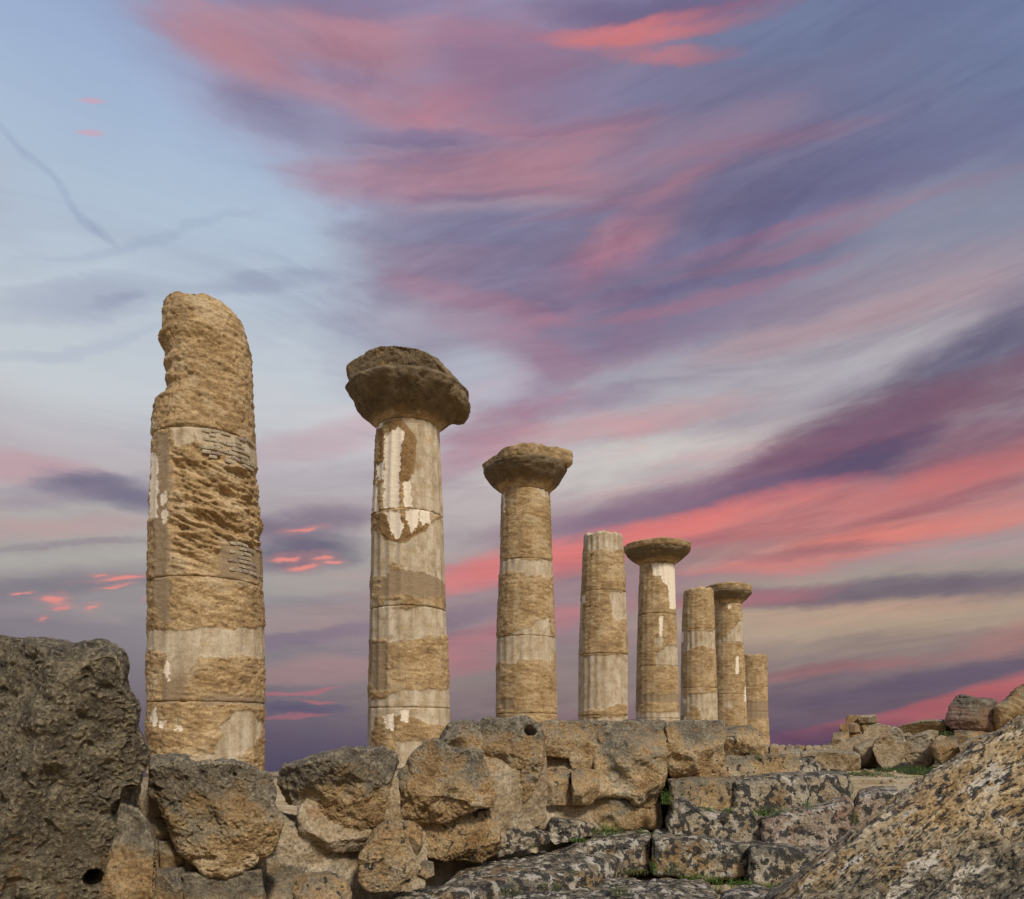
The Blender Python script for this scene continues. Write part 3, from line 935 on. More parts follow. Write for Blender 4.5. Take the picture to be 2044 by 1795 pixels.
def drum(col_o, prof, d, z0, z1, nc, spec, first, last, name='drum', seedk=0.0):
    """prof(z) -> (xcentre, radius); the piece of shaft between heights z0 and z1"""
    dz_ = 2.0 / F * d
    n = max(8, int((z1 - z0) / dz_))
    e = 0.035
    inner = np.linspace(z0 + e, z1 - e, n)
    zs = np.concatenate([[z0 + 0.004, z0 + 0.012, z0 + 0.022], inner, [z1 - 0.022, z1 - 0.012, z1 - 0.004]])
    shrink = np.interp(zs, [z0, z0 + 0.012, z0 + e, z1 - e, z1 - 0.012, z1], [0.045, 0.02, 0, 0, 0.02, 0.045])
    if last and spec.get('broken', 0):
        h = spec['broken']
        tt_ = np.clip((zs - (z1 - h)) / h, 0, 1)
        shrink = shrink + tt_ ** 3.0 * spec.get('dome', 0.35)
    th = np.linspace(0, 2 * np.pi, nc, endpoint=False)
    Z, T = np.meshgrid(zs, th, indexing='ij')
    xc, rr = prof(zs)
    XC = np.repeat(xc, nc)
    RR = np.repeat(rr, nc)
    SH = np.repeat(shrink, nc)
    Z, T = Z.ravel(), T.ravel()
    cT, sT = np.cos(T), np.sin(T)
    X0, Y0 = XC + RR * cT, d + RR * sT
    PX = CX + X0 / Y0 * F
    PY = HZ - (Z - EYE) / Y0 * F
    px_m = d / F
    plaster = np.full(Z.shape, -1e3)
    for pg in spec.get('plaster', ()):
        plaster = np.maximum(plaster, poly_sd(pg, PX, PY))
    mortar = np.full(Z.shape, -1e3)
    for pg in spec.get('mortar', ()):
        mortar = np.maximum(mortar, poly_sd(pg, PX, PY))
    stain = np.full(Z.shape, -1e3)
    for pg in spec.get('stain', ()):
        stain = np.maximum(stain, poly_sd(pg, PX, PY))
    stucco = np.full(Z.shape, -1e3)
    for pg in spec.get('stucco', ()):
        stucco = np.maximum(stucco, poly_sd(pg, PX, PY))
    sk = spec['seed']
    Pn = np.stack([X0, Y0, Z], 1) + sk
    edge = 1.1 * fbm(Pn * 2.2, 5, 0.62)
    plaster = np.clip(plaster * px_m * 6.0, -3, 3) + edge
    stain = np.clip(stain * px_m * 6.0, -3, 3) + 0.7 * edge
    mortar = np.clip(mortar * px_m * 6.0, -3, 3) + edge
    stucco = np.clip(stucco * px_m * 6.0, -3, 3) + 0.35 * fbm(Pn * 7.0 + 5, 4, 0.62) + 0.08
    wob = 0.0
    pm = np.maximum(sstep(-0.25, 0.25, plaster + wob), 0.75 * sstep(-0.25, 0.25, mortar + wob))
    pm = np.maximum(pm, sstep(-0.2, 0.2, stucco + wob))
    rough = spec.get('rough', 1.0)
    S = Pn.copy()
    S[:, 2] = S[:, 2] * 5.0 + spec.get('tilt', 0.15) * 5 * S[:, 0]
    er = 0.030 + 0.030 * fbm(Pn * 1.3, 2) + 0.050 * (0.5 - 0.5 * ridged(S * 0.9, 4, 0.6)) + 0.02 * fbm(Pn * 9.0, 3)
    er = er + 0.018 * sstep(0.15, 0.6, pn(Pn * 11 + 4)) + 0.008 * pn(Pn * 24)
    lim = spec.get('ledge')
    if lim:
        (pg, amp) = lim
        wz = sstep(-25, 35, poly_sd(pg, PX, PY))
        L = Pn.copy()
        L[:, 2] = L[:, 2] * 2.6 + 0.9 * L[:, 0]
        lv = ridged(L * np.array([0.9, 0.9, 1.25]), 4, 0.55)
        er = er + wz * amp * (0.55 - 0.75 * lv) * (1 - 0.6 * pm)
    er = (er - 0.045) * rough
    fl = spec.get('flute', 0.03) * (0.5 - 0.5 * np.abs(np.cos(10 * (T + spec.get('phase', 0.0)))) ** 0.8 * 1.0)
    fl = spec.get('flute', 0.03) * (1 - np.abs(np.cos(10 * (T + spec.get('phase', 0.0)))) ** 1.0)
    fl = spec.get('flute', 0.03) * np.abs(np.sin(10 * (T + spec.get('phase', 0.0))))
    if last and spec.get('broken', 0):
        fl = fl * sstep(z1 - 0.15, z1 - 0.6, Z)
    r = RR - SH * (0.6 + 0.8 * fbm(Pn * 3, 2)) - fl * (0.35 + 0.65 * pm) - er * (1 - pm) - 0.006 * pm * (1 + fbm(Pn * 6, 2))
    if last and spec.get('broken', 0):
        zz = Z - sstep(z1 - spec['broken'] * 1.2, z1, Z) * spec['broken'] * (0.5 + 1.2 * fbm(np.stack([cT * 1.2, sT * 1.2, Z * 0], 1) + sk, 3))
    else:
        zz = Z + sstep(0.06, 0.0, np.minimum(Z - z0, z1 - Z)) * 0.012 * fbm(Pn * 5, 2)
    V = np.stack([XC + r * cT, d + r * sT, zz], 1)
    m_, nn = len(zs), nc
    q = ring_faces(m_, nn)
    V = np.concatenate([V, [[xc[0], d, z0]], [[xc[-1], d, float(zz[-nn:].mean())]]])
    i0 = np.arange(nn)
    j0 = np.roll(i0, -1)
    t1 = np.stack([j0, i0, np.full(nn, len(V) - 2)], -1)
    i1 = i0 + (m_ - 1) * nn
    t2 = np.stack([i1, np.roll(i1, -1), np.full(nn, len(V) - 1)], -1)
    pat = np.zeros(len(Z))
    if last and spec.get('broken', 0):
        pat = sstep(z1 - spec['broken'] * 1.6, z1, Z) * spec.get('topdark', 0.45)
    pad = lambda a: np.concatenate([a, [a[0], a[-1]]])
    return mesh_obj(name, V, [q, t1, t2], M['column'], col_o, {'plaster': pad(plaster), 'stucco': pad(stucco), 'stain': pad(stain), 'mortar': pad(mortar), 'patina_shade': pad(pat)})


def capital(col_o, xc, d, zn, rn, spec):
    """echinus turned above the neck, with the broken abacus as a piece of its own upon it"""
    sk = spec['seed'] + 3.3
    nc = max(60, int(spec['rmax'] * 2 / d * F * 0.5 * 2.2))
    he, ha, rm = spec['he'], spec['ha'], spec['rmax']
    n = max(16, int(he / d * F * 0.5 * 1.3))
    u = np.linspace(0, 1, n)
    rp = rn * 0.985 + (rm - rn) * np.interp(u, [0, 0.12, 0.45, 0.75, 0.92, 1.0], [0, 0.10, 0.58, 0.90, 0.99, 0.93])
    th = np.linspace(0, 2 * np.pi, nc, endpoint=False)
    U_, T = np.meshgrid(u, th, indexing='ij')
    U_, T = U_.ravel(), T.ravel()
    r = np.repeat(rp, nc)
    P = np.stack([xc + r * np.cos(T), d + r * np.sin(T), zn + U_ * he], 1) + sk
    chip = fbm(P * 1.1, 3)
    er = 0.10 * np.abs(chip) * U_ + 0.06 * fbm(P * 3, 4) + 0.03 * ridged(P * 5, 3) * 0.5 + 0.03 * sstep(0.2, 0.6, pn(P * 7))
    er = er + spec.get('chip', 0.18) * sstep(0.12, 0.45, pn(P * 0.9 + 11)) * U_
    r = r - er * (0.35 + 0.65 * sstep(0.0, 0.3, U_))
    zt = zn + 0.004 + U_ * he + spec.get('slope', 0.0) * (r * np.cos(T)) * U_
    V = np.stack([xc + r * np.cos(T), d + r * np.sin(T), zt], 1)
    V = np.concatenate([V, [[xc, d, zn]], [[xc, d, zn + he]]])
    i0 = np.arange(nc)
    t1 = np.stack([np.roll(i0, -1), i0, np.full(nc, len(V) - 2)], -1)
    i1 = i0 + (n - 1) * nc
    t2 = np.stack([i1, np.roll(i1, -1), np.full(nc, len(V) - 1)], -1)
    neg = np.full(len(V), -3.0)
    pat = np.clip(0.25 + 0.75 * np.concatenate([U_ * 2.2, [0, 1]]), 0, 0.85) * spec.get('patina_shade', 1.0)  # darker up the flare: weathered brown plus painted underside shade
    stu = neg.copy()
    cap = mesh_obj('capital', V, [ring_faces(n, nc), t1, t2], M['column'], col_o, {'plaster': neg, 'stucco': stu, 'mortar': neg, 'stain': neg, 'patina_shade': pat})
    if spec.get('slab'):
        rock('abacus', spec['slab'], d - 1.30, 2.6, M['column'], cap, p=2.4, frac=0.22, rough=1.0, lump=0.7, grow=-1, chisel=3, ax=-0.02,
             attrs={'plaster': -3.0, 'stucco': -3.0, 'mortar': -3.0, 'stain': -3.0, 'patina_shade': 0.62})  # even dark tone, also standing in for shade under the slab
        return cap
    # abacus
    m_ = max(10, int(ha / d * F * 0.5 * 1.6))
    v = np.linspace(0, 1, m_)
    V_, T = np.meshgrid(v, th, indexing='ij')
    V_, T = V_.ravel(), T.ravel()
    half = spec.get('half', rm * 0.90)
    a = T - spec.get('turn', 0.55)
    sq = half / np.maximum(np.abs(np.cos(a)), np.abs(np.sin(a)))
    sq = np.minimum(sq, spec.get('corner', rm * 1.08))
    keep = spec.get('keep', lambda t_: np.ones_like(t_))(T)
    base_r = np.minimum(sq, rm * 1.02) * (1 - keep) + sq * keep
    P = np.stack([base_r * np.cos(T), base_r * np.sin(T), V_ * ha], 1) + sk * 1.7
    er = 0.10 * np.abs(fbm(P * 1.2, 3)) + 0.05 * fbm(P * 3.2, 4) + 0.03 * sstep(0.15, 0.6, pn(P * 6))
    edge = np.interp(V_, [0, 0.15, spec.get('tip', 0.8), 1], [0.08, 0.02, 0.0, spec.get('edge', 0.18)])
    r = base_r - er - edge
    hz = ha * spec.get('lift', lambda t_: np.ones_like(t_))(T)
    zb = zn + he - 0.05 + spec.get('slope', 0.0) * (r * np.cos(T))
    zt = zb + V_ * (hz + 0.05) * (1 + spec.get('topnoise', 0.22) * V_ * fbm(P * np.array([1, 1, 0.2]) * 1.4, 3))
    V = np.stack([xc + r * np.cos(T), d + r * np.sin(T), zt], 1)
    topz = float(zt[-nc:].mean())
    # an inner ring keeps the top surface level
    inner = np.stack([xc + 0.5 * r[-nc:] * np.cos(th), d + 0.5 * r[-nc:] * np.sin(th), 0.5 * zt[-nc:] + 0.5 * topz + 0.03], 1)
    V = np.concatenate([V, inner, [[xc, d, topz + 0.04]], [[xc, d, float(zb.mean())]]])
    nrow = m_ + 1
    i1 = i0 + (nrow - 1) * nc
    t2 = np.stack([i1, np.roll(i1, -1), np.full(nc, len(V) - 2)], -1)
    t1 = np.stack([np.roll(i0, -1), i0, np.full(nc, len(V) - 1)], -1)
    neg = np.full(len(V), -3.0)
    pat = np.full(len(V), 0.55 * spec.get('patina_shade', 1.0))
    mesh_obj('abacus', V, [ring_faces(nrow, nc), t1, t2], M['column'], cap, {'plaster': neg, 'stucco': neg, 'mortar': neg, 'stain': neg, 'patina_shade': pat})
    return cap


def column(label, d, rows, joints, spec, cap=None):
    rows = sorted(rows, key=lambda r: -r[0])        # bottom first
    zs = np.array([zrow(r[0], d) for r in rows])
    xm = np.array([((r[1] + r[2]) / 2 - CX) / F * d for r in rows])
    t_ = xm.mean() / d
    rr = np.array([(r[2] - r[1]) / 2 / F * d for r in rows]) / math.sqrt(1 + t_ * t_)
    zs = np.concatenate([[BASE_Z - 1], zs])
    xm = np.concatenate([[xm[0]], xm])
    rr = np.concatenate([[rr[0]], rr])
    prof = lambda z: (np.interp(z, zs, xm), np.interp(z, zs, rr))
    root = empty('column', (xm[1], d, BASE_Z), label, 'column', 'columns of the temple row')
    R0 = rr[1]
    zj = [BASE_Z] + [EYE + (HZ - py) / F * (d - R0 * 0.92) for py in joints]
    if spec.get('broken') and spec['broken'] > 0.15:
        zj[-1] = zrow(joints[-1], d) + 0.01
    nc = max(48, int(R0 * 2 / d * F * 0.5 * 2.2))
    drums = []
    for k in range(len(zj) - 1):
        drums.append(drum(root, prof, d, zj[k], zj[k + 1], nc, spec, k == 0, k == len(zj) - 2))
    if cap:
        x, r = prof(np.array([zj[-1]]))
        capital(root, float(x[0]), d, zj[-1], float(r[0]), dict(cap, seed=spec['seed']))
    return root, drums, prof


def rect(x0, y0, x1, y1):
    return [(x0, y0), (x1, y0), (x1, y1), (x0, y1)]


# first column, broken off, the nearest
c1_rows = [(594, 338, 440), (606, 328, 458), (622, 329, 470), (645, 325, 488), (680, 327, 499), (692, 320, 501), (712, 331, 503), (733, 334, 504), (744, 328, 504), (756, 333, 505), (770, 330, 506), (790, 335, 507),
           (806, 329, 509), (818, 311, 510), (850, 305, 512), (900, 303, 516), (1000, 299, 522), (1100, 297, 527), (1200, 296, 530), (1300, 295, 533), (1400, 294, 534), (1450, 294, 531), (1500, 294, 531), (1560, 296, 534)]
s1 = dict(seed=3.1, flute=0.022, rough=1.35, broken=0.18, dome=0.05, tilt=0.3, topdark=0.4,
          ledge=([(335, 890), (515, 920), (535, 1110), (440, 1120), (335, 1140)], 0.26),
          plaster=[[(295, 1262), (345, 1258), (385, 1258), (430, 1254), (540, 1256), (540, 1312), (400, 1312), (380, 1330), (355, 1355), (330, 1352), (330, 1302), (290, 1300)],
                   [(470, 1412), (500, 1415), (528, 1440), (525, 1470), (490, 1500), (470, 1520), (435, 1520), (430, 1490), (450, 1470), (437, 1450)],
                   [(340, 848), (385, 845), (388, 880), (350, 888)], [(385, 852), (430, 855), (520, 885), (525, 935), (470, 915), (400, 890)],
                   [(370, 1515), (400, 1508), (480, 1512), (480, 1535), (370, 1540)]],
          mortar=[[(322, 1345), (370, 1340), (372, 1400), (322, 1402)], [(400, 1390), (460, 1385), (530, 1392), (530, 1410), (400, 1408)], [(440, 1085), (535, 1100), (540, 1165), (440, 1150)],
                  [(310, 860), (338, 860), (338, 1240), (308, 1240)]],
          stucco=[[(299, 905), (313, 905), (312, 1032), (298, 1032)], [(320, 985), (333, 980), (335, 1003), (322, 1008)], [(320, 1020), (334, 1016), (334, 1040), (324, 1045)],
                  [(325, 1330), (335, 1322), (338, 1360), (330, 1352)], [(297, 1430), (310, 1412), (312, 1450), (300, 1440)], rect(318, 1440, 328, 1450), rect(352, 1448, 362, 1456)])
r1, d1, prof1 = column('tallest nearest column, broken top without a capital and brick repairs', 14.15, c1_rows, [1400, 1150, 848, 606], s1)

s2 = dict(stain=[[(770, 845), (800, 835), (832, 872), (828, 940), (812, 965), (792, 960), (790, 890)], [(755, 850), (768, 860), (765, 960), (752, 970)], [(745, 1025), (800, 1030), (840, 1050), (860, 1040), (850, 1060), (800, 1085), (765, 1075)]], seed=11.4, flute=0.035, phase=0.05, rough=0.95,
          plaster=[[(800, 828), (885, 845), (890, 1032), (852, 1027), (818, 1020), (816, 960), (826, 900), (815, 880), (800, 860)],
                   [(736, 1050), (770, 1075), (800, 1080), (850, 1050), (892, 1028), (894, 1168), (865, 1150), (830, 1140), (800, 1130), (780, 1125), (770, 1150), (736, 1152)],
                   [(730, 1214), (898, 1214), (898, 1270), (840, 1275), (790, 1280), (730, 1275)], rect(765, 1196, 800, 1212), rect(738, 1196, 752, 1212),
                   [(728, 1390), (760, 1392), (800, 1380), (905, 1372), (905, 1455), (860, 1445), (800, 1425), (728, 1430)], rect(728, 1412, 744, 1510), [(790, 1480), (850, 1478), (850, 1540), (790, 1540)]],
          mortar=[rect(760, 1140, 890, 1190), rect(738, 1280, 770, 1380)],
          stucco=[[(768, 870), (795, 852), (808, 862), (800, 890), (796, 960), (796, 1012), (765, 1012)], [(806, 960), (818, 960), (823, 1010), (808, 1012)],
                  [(768, 1021), (795, 1021), (806, 1050), (796, 1076), (785, 1070), (775, 1045)], [(811, 1020), (836, 1018), (836, 1045), (822, 1062), (812, 1040)], [(839, 1019), (859, 1019), (858, 1042), (845, 1046), (838, 1035)],
                  [(751, 928), (764, 922), (763, 955), (752, 958)], rect(742, 970, 752, 1022), [(752, 838), (768, 832), (762, 850), (752, 856)], [(765, 1430), (785, 1426), (784, 1458), (770, 1452)], rect(800, 1420, 815, 1440)])
cap2 = dict(slab=[(682, 718), (700, 706), (755, 686), (800, 686), (840, 692), (880, 712), (905, 738), (925, 762), (937, 790), (928, 806), (880, 792), (800, 780), (740, 784), (706, 794), (696, 770), (689, 742)], he=0.94, ha=0.66, rmax=1.60, half=1.40, turn=0.42, corner=1.84, chip=0.14, slope=-0.02, topnoise=0.15, edge=0.55, tip=0.40,
            lift=lambda t_: 0.80 + 0.20 * sstep(0.9, -0.3, np.cos(t_)), keep=lambda t_: sstep(0.2, -0.5, np.cos(t_)))
column('second column, wide cracked capital and white stucco on grey plastered shaft', 19.2,
       [(838, 752, 878), (1020, 742, 886), (1200, 738, 891), (1412, 734, 900), (1530, 733, 902)], [1412, 1208, 1012, 826], s2, cap2)

s3 = dict(seed=21.9, flute=0.03, phase=0.1, rough=0.95,
          plaster=[[(990, 1114), (1108, 1118), (1109, 1152), (1080, 1146), (1050, 1150), (1020, 1140), (990, 1145)], [(1018, 1267), (1040, 1256), (1060, 1250), (1070, 1238), (1097, 1234), (1103, 1270), (1020, 1270)],
                   [(985, 1271), (1112, 1270), (1112, 1300), (1098, 1322), (1075, 1316), (1040, 1318), (985, 1326)], [(984, 1427), (1045, 1427), (1050, 1455), (984, 1455)], [(1062, 966), (1100, 970), (1100, 994), (1080, 990)]],
          stucco=[rect(1003, 978, 1007, 1022)], mortar=[rect(1000, 1395, 1025, 1418)])
cap3 = dict(he=0.80, ha=0.45, rmax=1.40, half=1.2, turn=0.50, corner=1.55, chip=0.12, slope=0.03,
            lift=lambda t_: 0.7 + 0.3 * sstep(-0.6, 0.3, np.cos(t_)), keep=lambda t_: sstep(-0.2, 0.5, np.cos(t_)), patina_shade=0.8)
column('third column, rough brown shaft and chipped capital over one pale band', 24.2,
       [(968, 1001, 1097), (1115, 997, 1103), (1270, 990, 1109), (1424, 989, 1112), (1516, 988, 1113)], [1424, 1268, 1112, 968], s3, cap3)

s4 = dict(seed=31.2, flute=0.045, phase=0.02, rough=1.0, broken=0.25, dome=0.10, tilt=0.1, topdark=0.0,
          plaster=[[(1160, 1050), (1250, 1050), (1250, 1095), (1225, 1102), (1200, 1096), (1175, 1100), (1160, 1090)], [(1218, 1180), (1256, 1180), (1256, 1228), (1235, 1242), (1222, 1230)],
                   [(1148, 1308), (1260, 1307), (1260, 1410), (1230, 1404), (1200, 1420), (1180, 1415), (1148, 1426)], rect(1152, 1200, 1163, 1300), rect(1150, 1432, 1260, 1460)],
          stucco=[[(1160, 1190), (1167, 1186), (1168, 1202), (1161, 1204)]])
column('fourth column, flat broken top with no capital, grey lower drum', 29.1,
       [(1062, 1165, 1243), (1178, 1159, 1250), (1305, 1154, 1254), (1440, 1153, 1254), (1500, 1153, 1255)], [1428, 1304, 1176, 1062], s4)

s5 = dict(seed=43.7, flute=0.05, phase=0.08, rough=0.8,
          plaster=[[(1310, 1302), (1335, 1290), (1356, 1292), (1358, 1330), (1310, 1330)], rect(1265, 1421, 1362, 1445), [(1305, 1275), (1325, 1268), (1325, 1288), (1308, 1292)]],
          stucco=[[(1301, 1126), (1322, 1124), (1320, 1148), (1303, 1148)], [(1320, 1126), (1334, 1125), (1334, 1168), (1322, 1160)], [(1333, 1126), (1352, 1126), (1354, 1215), (1337, 1215)], [(1316, 1230), (1324, 1230), (1322, 1270), (1317, 1270)]],
          mortar=[rect(1270, 1385, 1360, 1402)])
cap5 = dict(he=0.66, ha=0.28, rmax=1.48, half=1.5, turn=0.5, corner=1.52, chip=0.06, patina_shade=0.75)
column('fifth column, thin flat disc capital and white fluted stucco below it', 34.1,
       [(1120, 1277, 1347), (1222, 1273, 1350), (1330, 1270, 1354), (1440, 1268, 1358), (1500, 1268, 1358)], [1434, 1328, 1223, 1120], s5, cap5)

s6 = dict(seed=51.3, flute=0.05, phase=0.0, rough=1.0, broken=0.3, dome=0.16, tilt=-0.2, topdark=0.2,
          plaster=[[(1360, 1258), (1432, 1258), (1432, 1296), (1395, 1290), (1360, 1302)], [(1355, 1388), (1436, 1382), (1440, 1460), (1405, 1450), (1400, 1425), (1385, 1405), (1368, 1425), (1355, 1430)]],
          stucco=[rect(1357, 1262, 1363, 1282), rect(1363, 1396, 1368, 1404), rect(1365, 1430, 1369, 1445)])
column('sixth column, shorter with rounded broken top, just before the last capital', 39.2,
       [(1180, 1364, 1424), (1255, 1360, 1427), (1385, 1358, 1432), (1440, 1358, 1433), (1500, 1358, 1433)], [1440, 1372, 1254, 1174], s6)

s7 = dict(seed=63.8, flute=0.05, phase=0.06, rough=0.8,
          plaster=[[(1425, 1282), (1460, 1262), (1476, 1240), (1486, 1240), (1488, 1281)], rect(1445, 1398, 1465, 1412), rect(1420, 1452, 1500, 1470)],
          stucco=[rect(1469, 1310, 1475, 1345), rect(1487, 1370, 1491, 1400), rect(1454, 1205, 1460, 1214)])
cap7 = dict(he=0.72, ha=0.42, rmax=1.40, half=1.3, turn=0.5, corner=1.36, chip=0.14, patina_shade=0.75)
column('seventh column, slender with a rounded mushroom capital beside the shortest one', 44.6,
       [(1200, 1426, 1481), (1280, 1425, 1484), (1385, 1423, 1490), (1450, 1422, 1492), (1500, 1422, 1493)], [1450, 1385, 1281, 1202], s7, cap7)
s8 = dict(seed=75.5, flute=0.05, phase=0.0, rough=1.0, broken=0.12, dome=0.08, topdark=0.0, mortar=[rect(1460, 1400, 1540, 1435)])
column('eighth and last column, low stump without a capital at the row\'s end', 49.5,
       [(1305, 1474, 1531), (1400, 1471, 1533), (1490, 1468, 1537)], [1420, 1370, 1304], s8)

# brick repairs set into the first column's drums
brng = random.Random(5)


def brick_mesh(k):
    w, h, dp = 0.5, 0.5, 0.5
    r = random.Random(k)
    V, Fq = [], []
    U, q = cube_grid(2, 2, 2)
    V = U * 0.5
    l = np.abs(V).max(1)
    cnt = (np.abs(V) > 0.49).sum(1)
    V = V * np.where(cnt >= 2, 0.93, 1.0)[:, None]
    V = V + np.array([[r.uniform(-.05, .05) for _ in range(3)] for _ in V])
    me = bpy.data.meshes.new('brick')
    me.from_pydata([tuple(v) for v in V], [], [tuple(int(i) for i in f) for f in q])
    return me


bms = [brick_mesh(k) for k in range(5)]
bms2 = []
for me in bms:
    m2 = me.copy()
    me.materials.append(M['brick'])
    m2.materials.append(M['brickpink'])
    bms2.append(m2)


def lay(drum_o, px0, px1, top, rows_n, course, wpx, skip, sag):
    D_ = 14.15
    for k in range(rows_n):
        x = px0 + brng.uniform(0, 8) + (k % 2) * 5
        while x < px1:
            w = wpx * brng.uniform(0.7, 1.35)
            xm_ = x + w / 2
            x += w + 2.2
            if xm_ > px1 or brng.random() < skip:
                continue
            py = top + k * course + sag(xm_) + brng.uniform(-0.8, 0.8)
            # find the point of the shaft on that line of sight
            tx = (xm_ - CX) / F
            z = zrow(py, D_ - 0.9)
            xc, R = (float(v) for v in prof1(z))
            a_, b_, c_q = tx * tx + 1, -2 * (tx * xc + D_), xc * xc + D_ * D_ - R * R
            disc = b_ * b_ - 4 * a_ * c_q
            if disc < 0.02:
                continue
            yy = (-b_ - math.sqrt(disc)) / (2 * a_)
            z = zrow(py, yy)
            xw = tx * yy
            o = bpy.data.objects.new('brick', brng.choice(bms2 if brng.random() < 0.3 else bms))
            phi = math.atan2(yy - D_, xw - xc)
            nx_, ny_ = math.cos(phi), math.sin(phi)
            dep = 0.12
            pos = np.array([xw - nx_ * (dep / 2 - brng.uniform(-.004, .008)), yy - ny_ * (dep / 2 - 0.0), z])
            o.parent = drum_o
            pl_ = np.array(drum_o.location) + np.array(r1.location)
            o.location = pos - pl_
            o.rotation_euler = (0, brng.uniform(-.05, .05), phi + math.pi / 2)
            # foreshortening towards the edge: widen along the tangent
            view = np.array([xw, yy]) / math.hypot(xw, yy)
            cosv = max(0.45, abs(view[0] * nx_ + view[1] * ny_))
            o.scale = (w / F * yy / cosv, dep, course * brng.uniform(0.6, 0.9) / F * yy)
            C.objects.link(o)


lay(d1[2], 398, 512, 856, 7, 8.6, 15, 0.34, lambda x: 0.00165 * max(0, x - 398) ** 2 + 0.10 * (x - 398))
lay(d1[2], 452, 522, 1082, 7, 8.8, 12, 0.24, lambda x: 0.0025 * max(0, x - 452) ** 2 + 0.06 * (x - 452))

# stylobate the columns stand on
sty = empty('stylobate', (ROW0[0], ROW0[1], BASE_Z - 0.5), 'long low stone platform the columns stand on', 'platform')
for k in range(18):
    c0 = ROW0 + RD * (-3.2 + 2.7 * k)
    c1_ = ROW0 + RD * (-3.2 + 2.7 * k + 2.66)
    for (sa, sb) in ((-1.75, -0.02), (0.02, 1.75)):
        cs = [c0 + RN * sa, c1_ + RN * sa, c1_ + RN * sb, c0 + RN * sb]
        zt = BASE_Z + 0.0 + brng.uniform(-0.025, -0.005)
        V = [(p[0], p[1], zt) for p in cs] + [(p[0], p[1], zt - 0.6) for p in cs]
        q = np.array([[0, 3, 2, 1], [4, 5, 6, 7], [0, 1, 5, 4], [1, 2, 6, 5], [2, 3, 7, 6], [3, 0, 4, 7]])
        mesh_obj('stone_slab', np.array(V), [q], M['far'], sty, {'up': np.zeros(8)}, smooth=False)

# ------------------------------------------------------------------ ruined wall and loose blocks
wl = empty('rubble_wall', ((560 - CX) / F * 7.6, 7.8, EYE - 1.8), 'rubble and mortar wall footing beneath the weathered blocks', 'wall')
rock('mortar_core', [(285, 1590), (330, 1600), (430, 1610), (560, 1640), (585, 1650), (640, 1645), (720, 1655), (790, 1640), (850, 1650), (860, 1700), (850, 1770), (840, 1860), (300, 1880), (285, 1700)],
     7.5, 0.9, M['mortar'], wl, p=6, yaw=0.55, rough=0.8, lump=0.8, pit=0.5)
rock('mortar_core', [(980, 1620), (1035, 1603), (1090, 1500), (1110, 1490), (1160, 1500), (1180, 1580), (1260, 1580), (1322, 1600), (1325, 1660), (1250, 1675), (1100, 1690), (990, 1700)],
     10.0, 0.8, M['mortar'], wl, p=6, yaw=0.5, rough=0.7, lump=0.7, pit=0.4, dents=[(1120, 1605, 60, 0.03)])
rock('mortar_core', [(596, 1600), (620, 1565), (700, 1555), (792, 1560), (800, 1650), (790, 1700), (620, 1700), (600, 1660)], 7.55, 0.6, M['mortar'], wl, p=6, yaw=0.4, rough=0.8, lump=0.8, pit=0.5)
rock('mortar_core', [(268, 1575), (300, 1568), (330, 1560), (420, 1570), (540, 1600), (556, 1640), (540, 1760), (400, 1800), (280, 1800)], 7.2, 0.6, M['mortar'], wl, p=6, yaw=0.3, rough=0.8, lump=0.8, pit=0.5)
rock('mortar_core', [(790, 1560), (850, 1520), (960, 1500), (1085, 1490), (1090, 1640), (1000, 1690), (830, 1690)], 8.9, 0.6, M['mortar'], wl, p=6, yaw=0.4, rough=0.8, lump=0.8, pit=0.5)
for poly, dd, th_, mt, kw in [
    ([(272, 1562), (298, 1558), (304, 1590), (296, 1602), (275, 1600)], 7.3, 0.4, 'ochre', {}),
    ([(290, 1612), (325, 1615), (335, 1632), (300, 1640)], 7.0, 0.4, 'ochre', {}),
    ([(308, 1640), (330, 1642), (345, 1668), (338, 1682), (312, 1672)], 6.95, 0.4, 'ochre', {}),
    ([(318, 1688), (350, 1685), (362, 1705), (358, 1738), (322, 1742)], 6.9, 0.4, 'ochre', {}),
    ([(312, 1748), (365, 1742), (372, 1790), (360, 1830), (312, 1830)], 6.8, 0.4, 'ochre', {}),
    ([(362, 1758), (440, 1755), (520, 1745), (528, 1800), (500, 1850), (370, 1850)], 6.85, 0.5, 'half', {}),
    ([(557, 1665), (575, 1655), (612, 1655), (620, 1670), (617, 1695), (590, 1712), (560, 1715)], 7.35, 0.4, 'ochre', {}),
    ([(527, 1750), (560, 1735), (605, 1742), (612, 1775), (590, 1800), (560, 1830), (528, 1810)], 7.25, 0.4, 'ochre', {}),
    ([(535, 1722), (548, 1716), (556, 1730), (548, 1745), (535, 1742)], 6.95, 0.2, 'far', {}),
    ([(798, 1650), (820, 1645), (838, 1660), (840, 1690), (830, 1705), (805, 1700)], 8.15, 0.4, 'fewlichen', {}),
    ([(712, 1700), (728, 1698), (732, 1712), (716, 1714)], 7.75, 0.2, 'far', {}),
    ([(1086, 1550), (1110, 1540), (1140, 1540), (1142, 1605), (1092, 1608)], 9.65, 0.5, 'fewlichen', {}),
    ([(1142, 1545), (1165, 1540), (1193, 1545), (1192, 1585), (1178, 1606), (1145, 1606)], 9.7, 0.5, 'ochre', {}),
    ([(1182, 1590), (1260, 1590), (1285, 1615), (1315, 1602), (1322, 1640), (1315, 1662), (1240, 1660), (1185, 1652)], 10.15, 0.5, 'ochre', {}),
    ([(1062, 1560), (1083, 1548), (1084, 1600), (1060, 1612), (1050, 1598)], 9.5, 0.4, 'ochre', {}),
]:
    rock('stone', poly, dd, th_, M[mt], wl, rough=0.8, yaw=0.4, **kw)

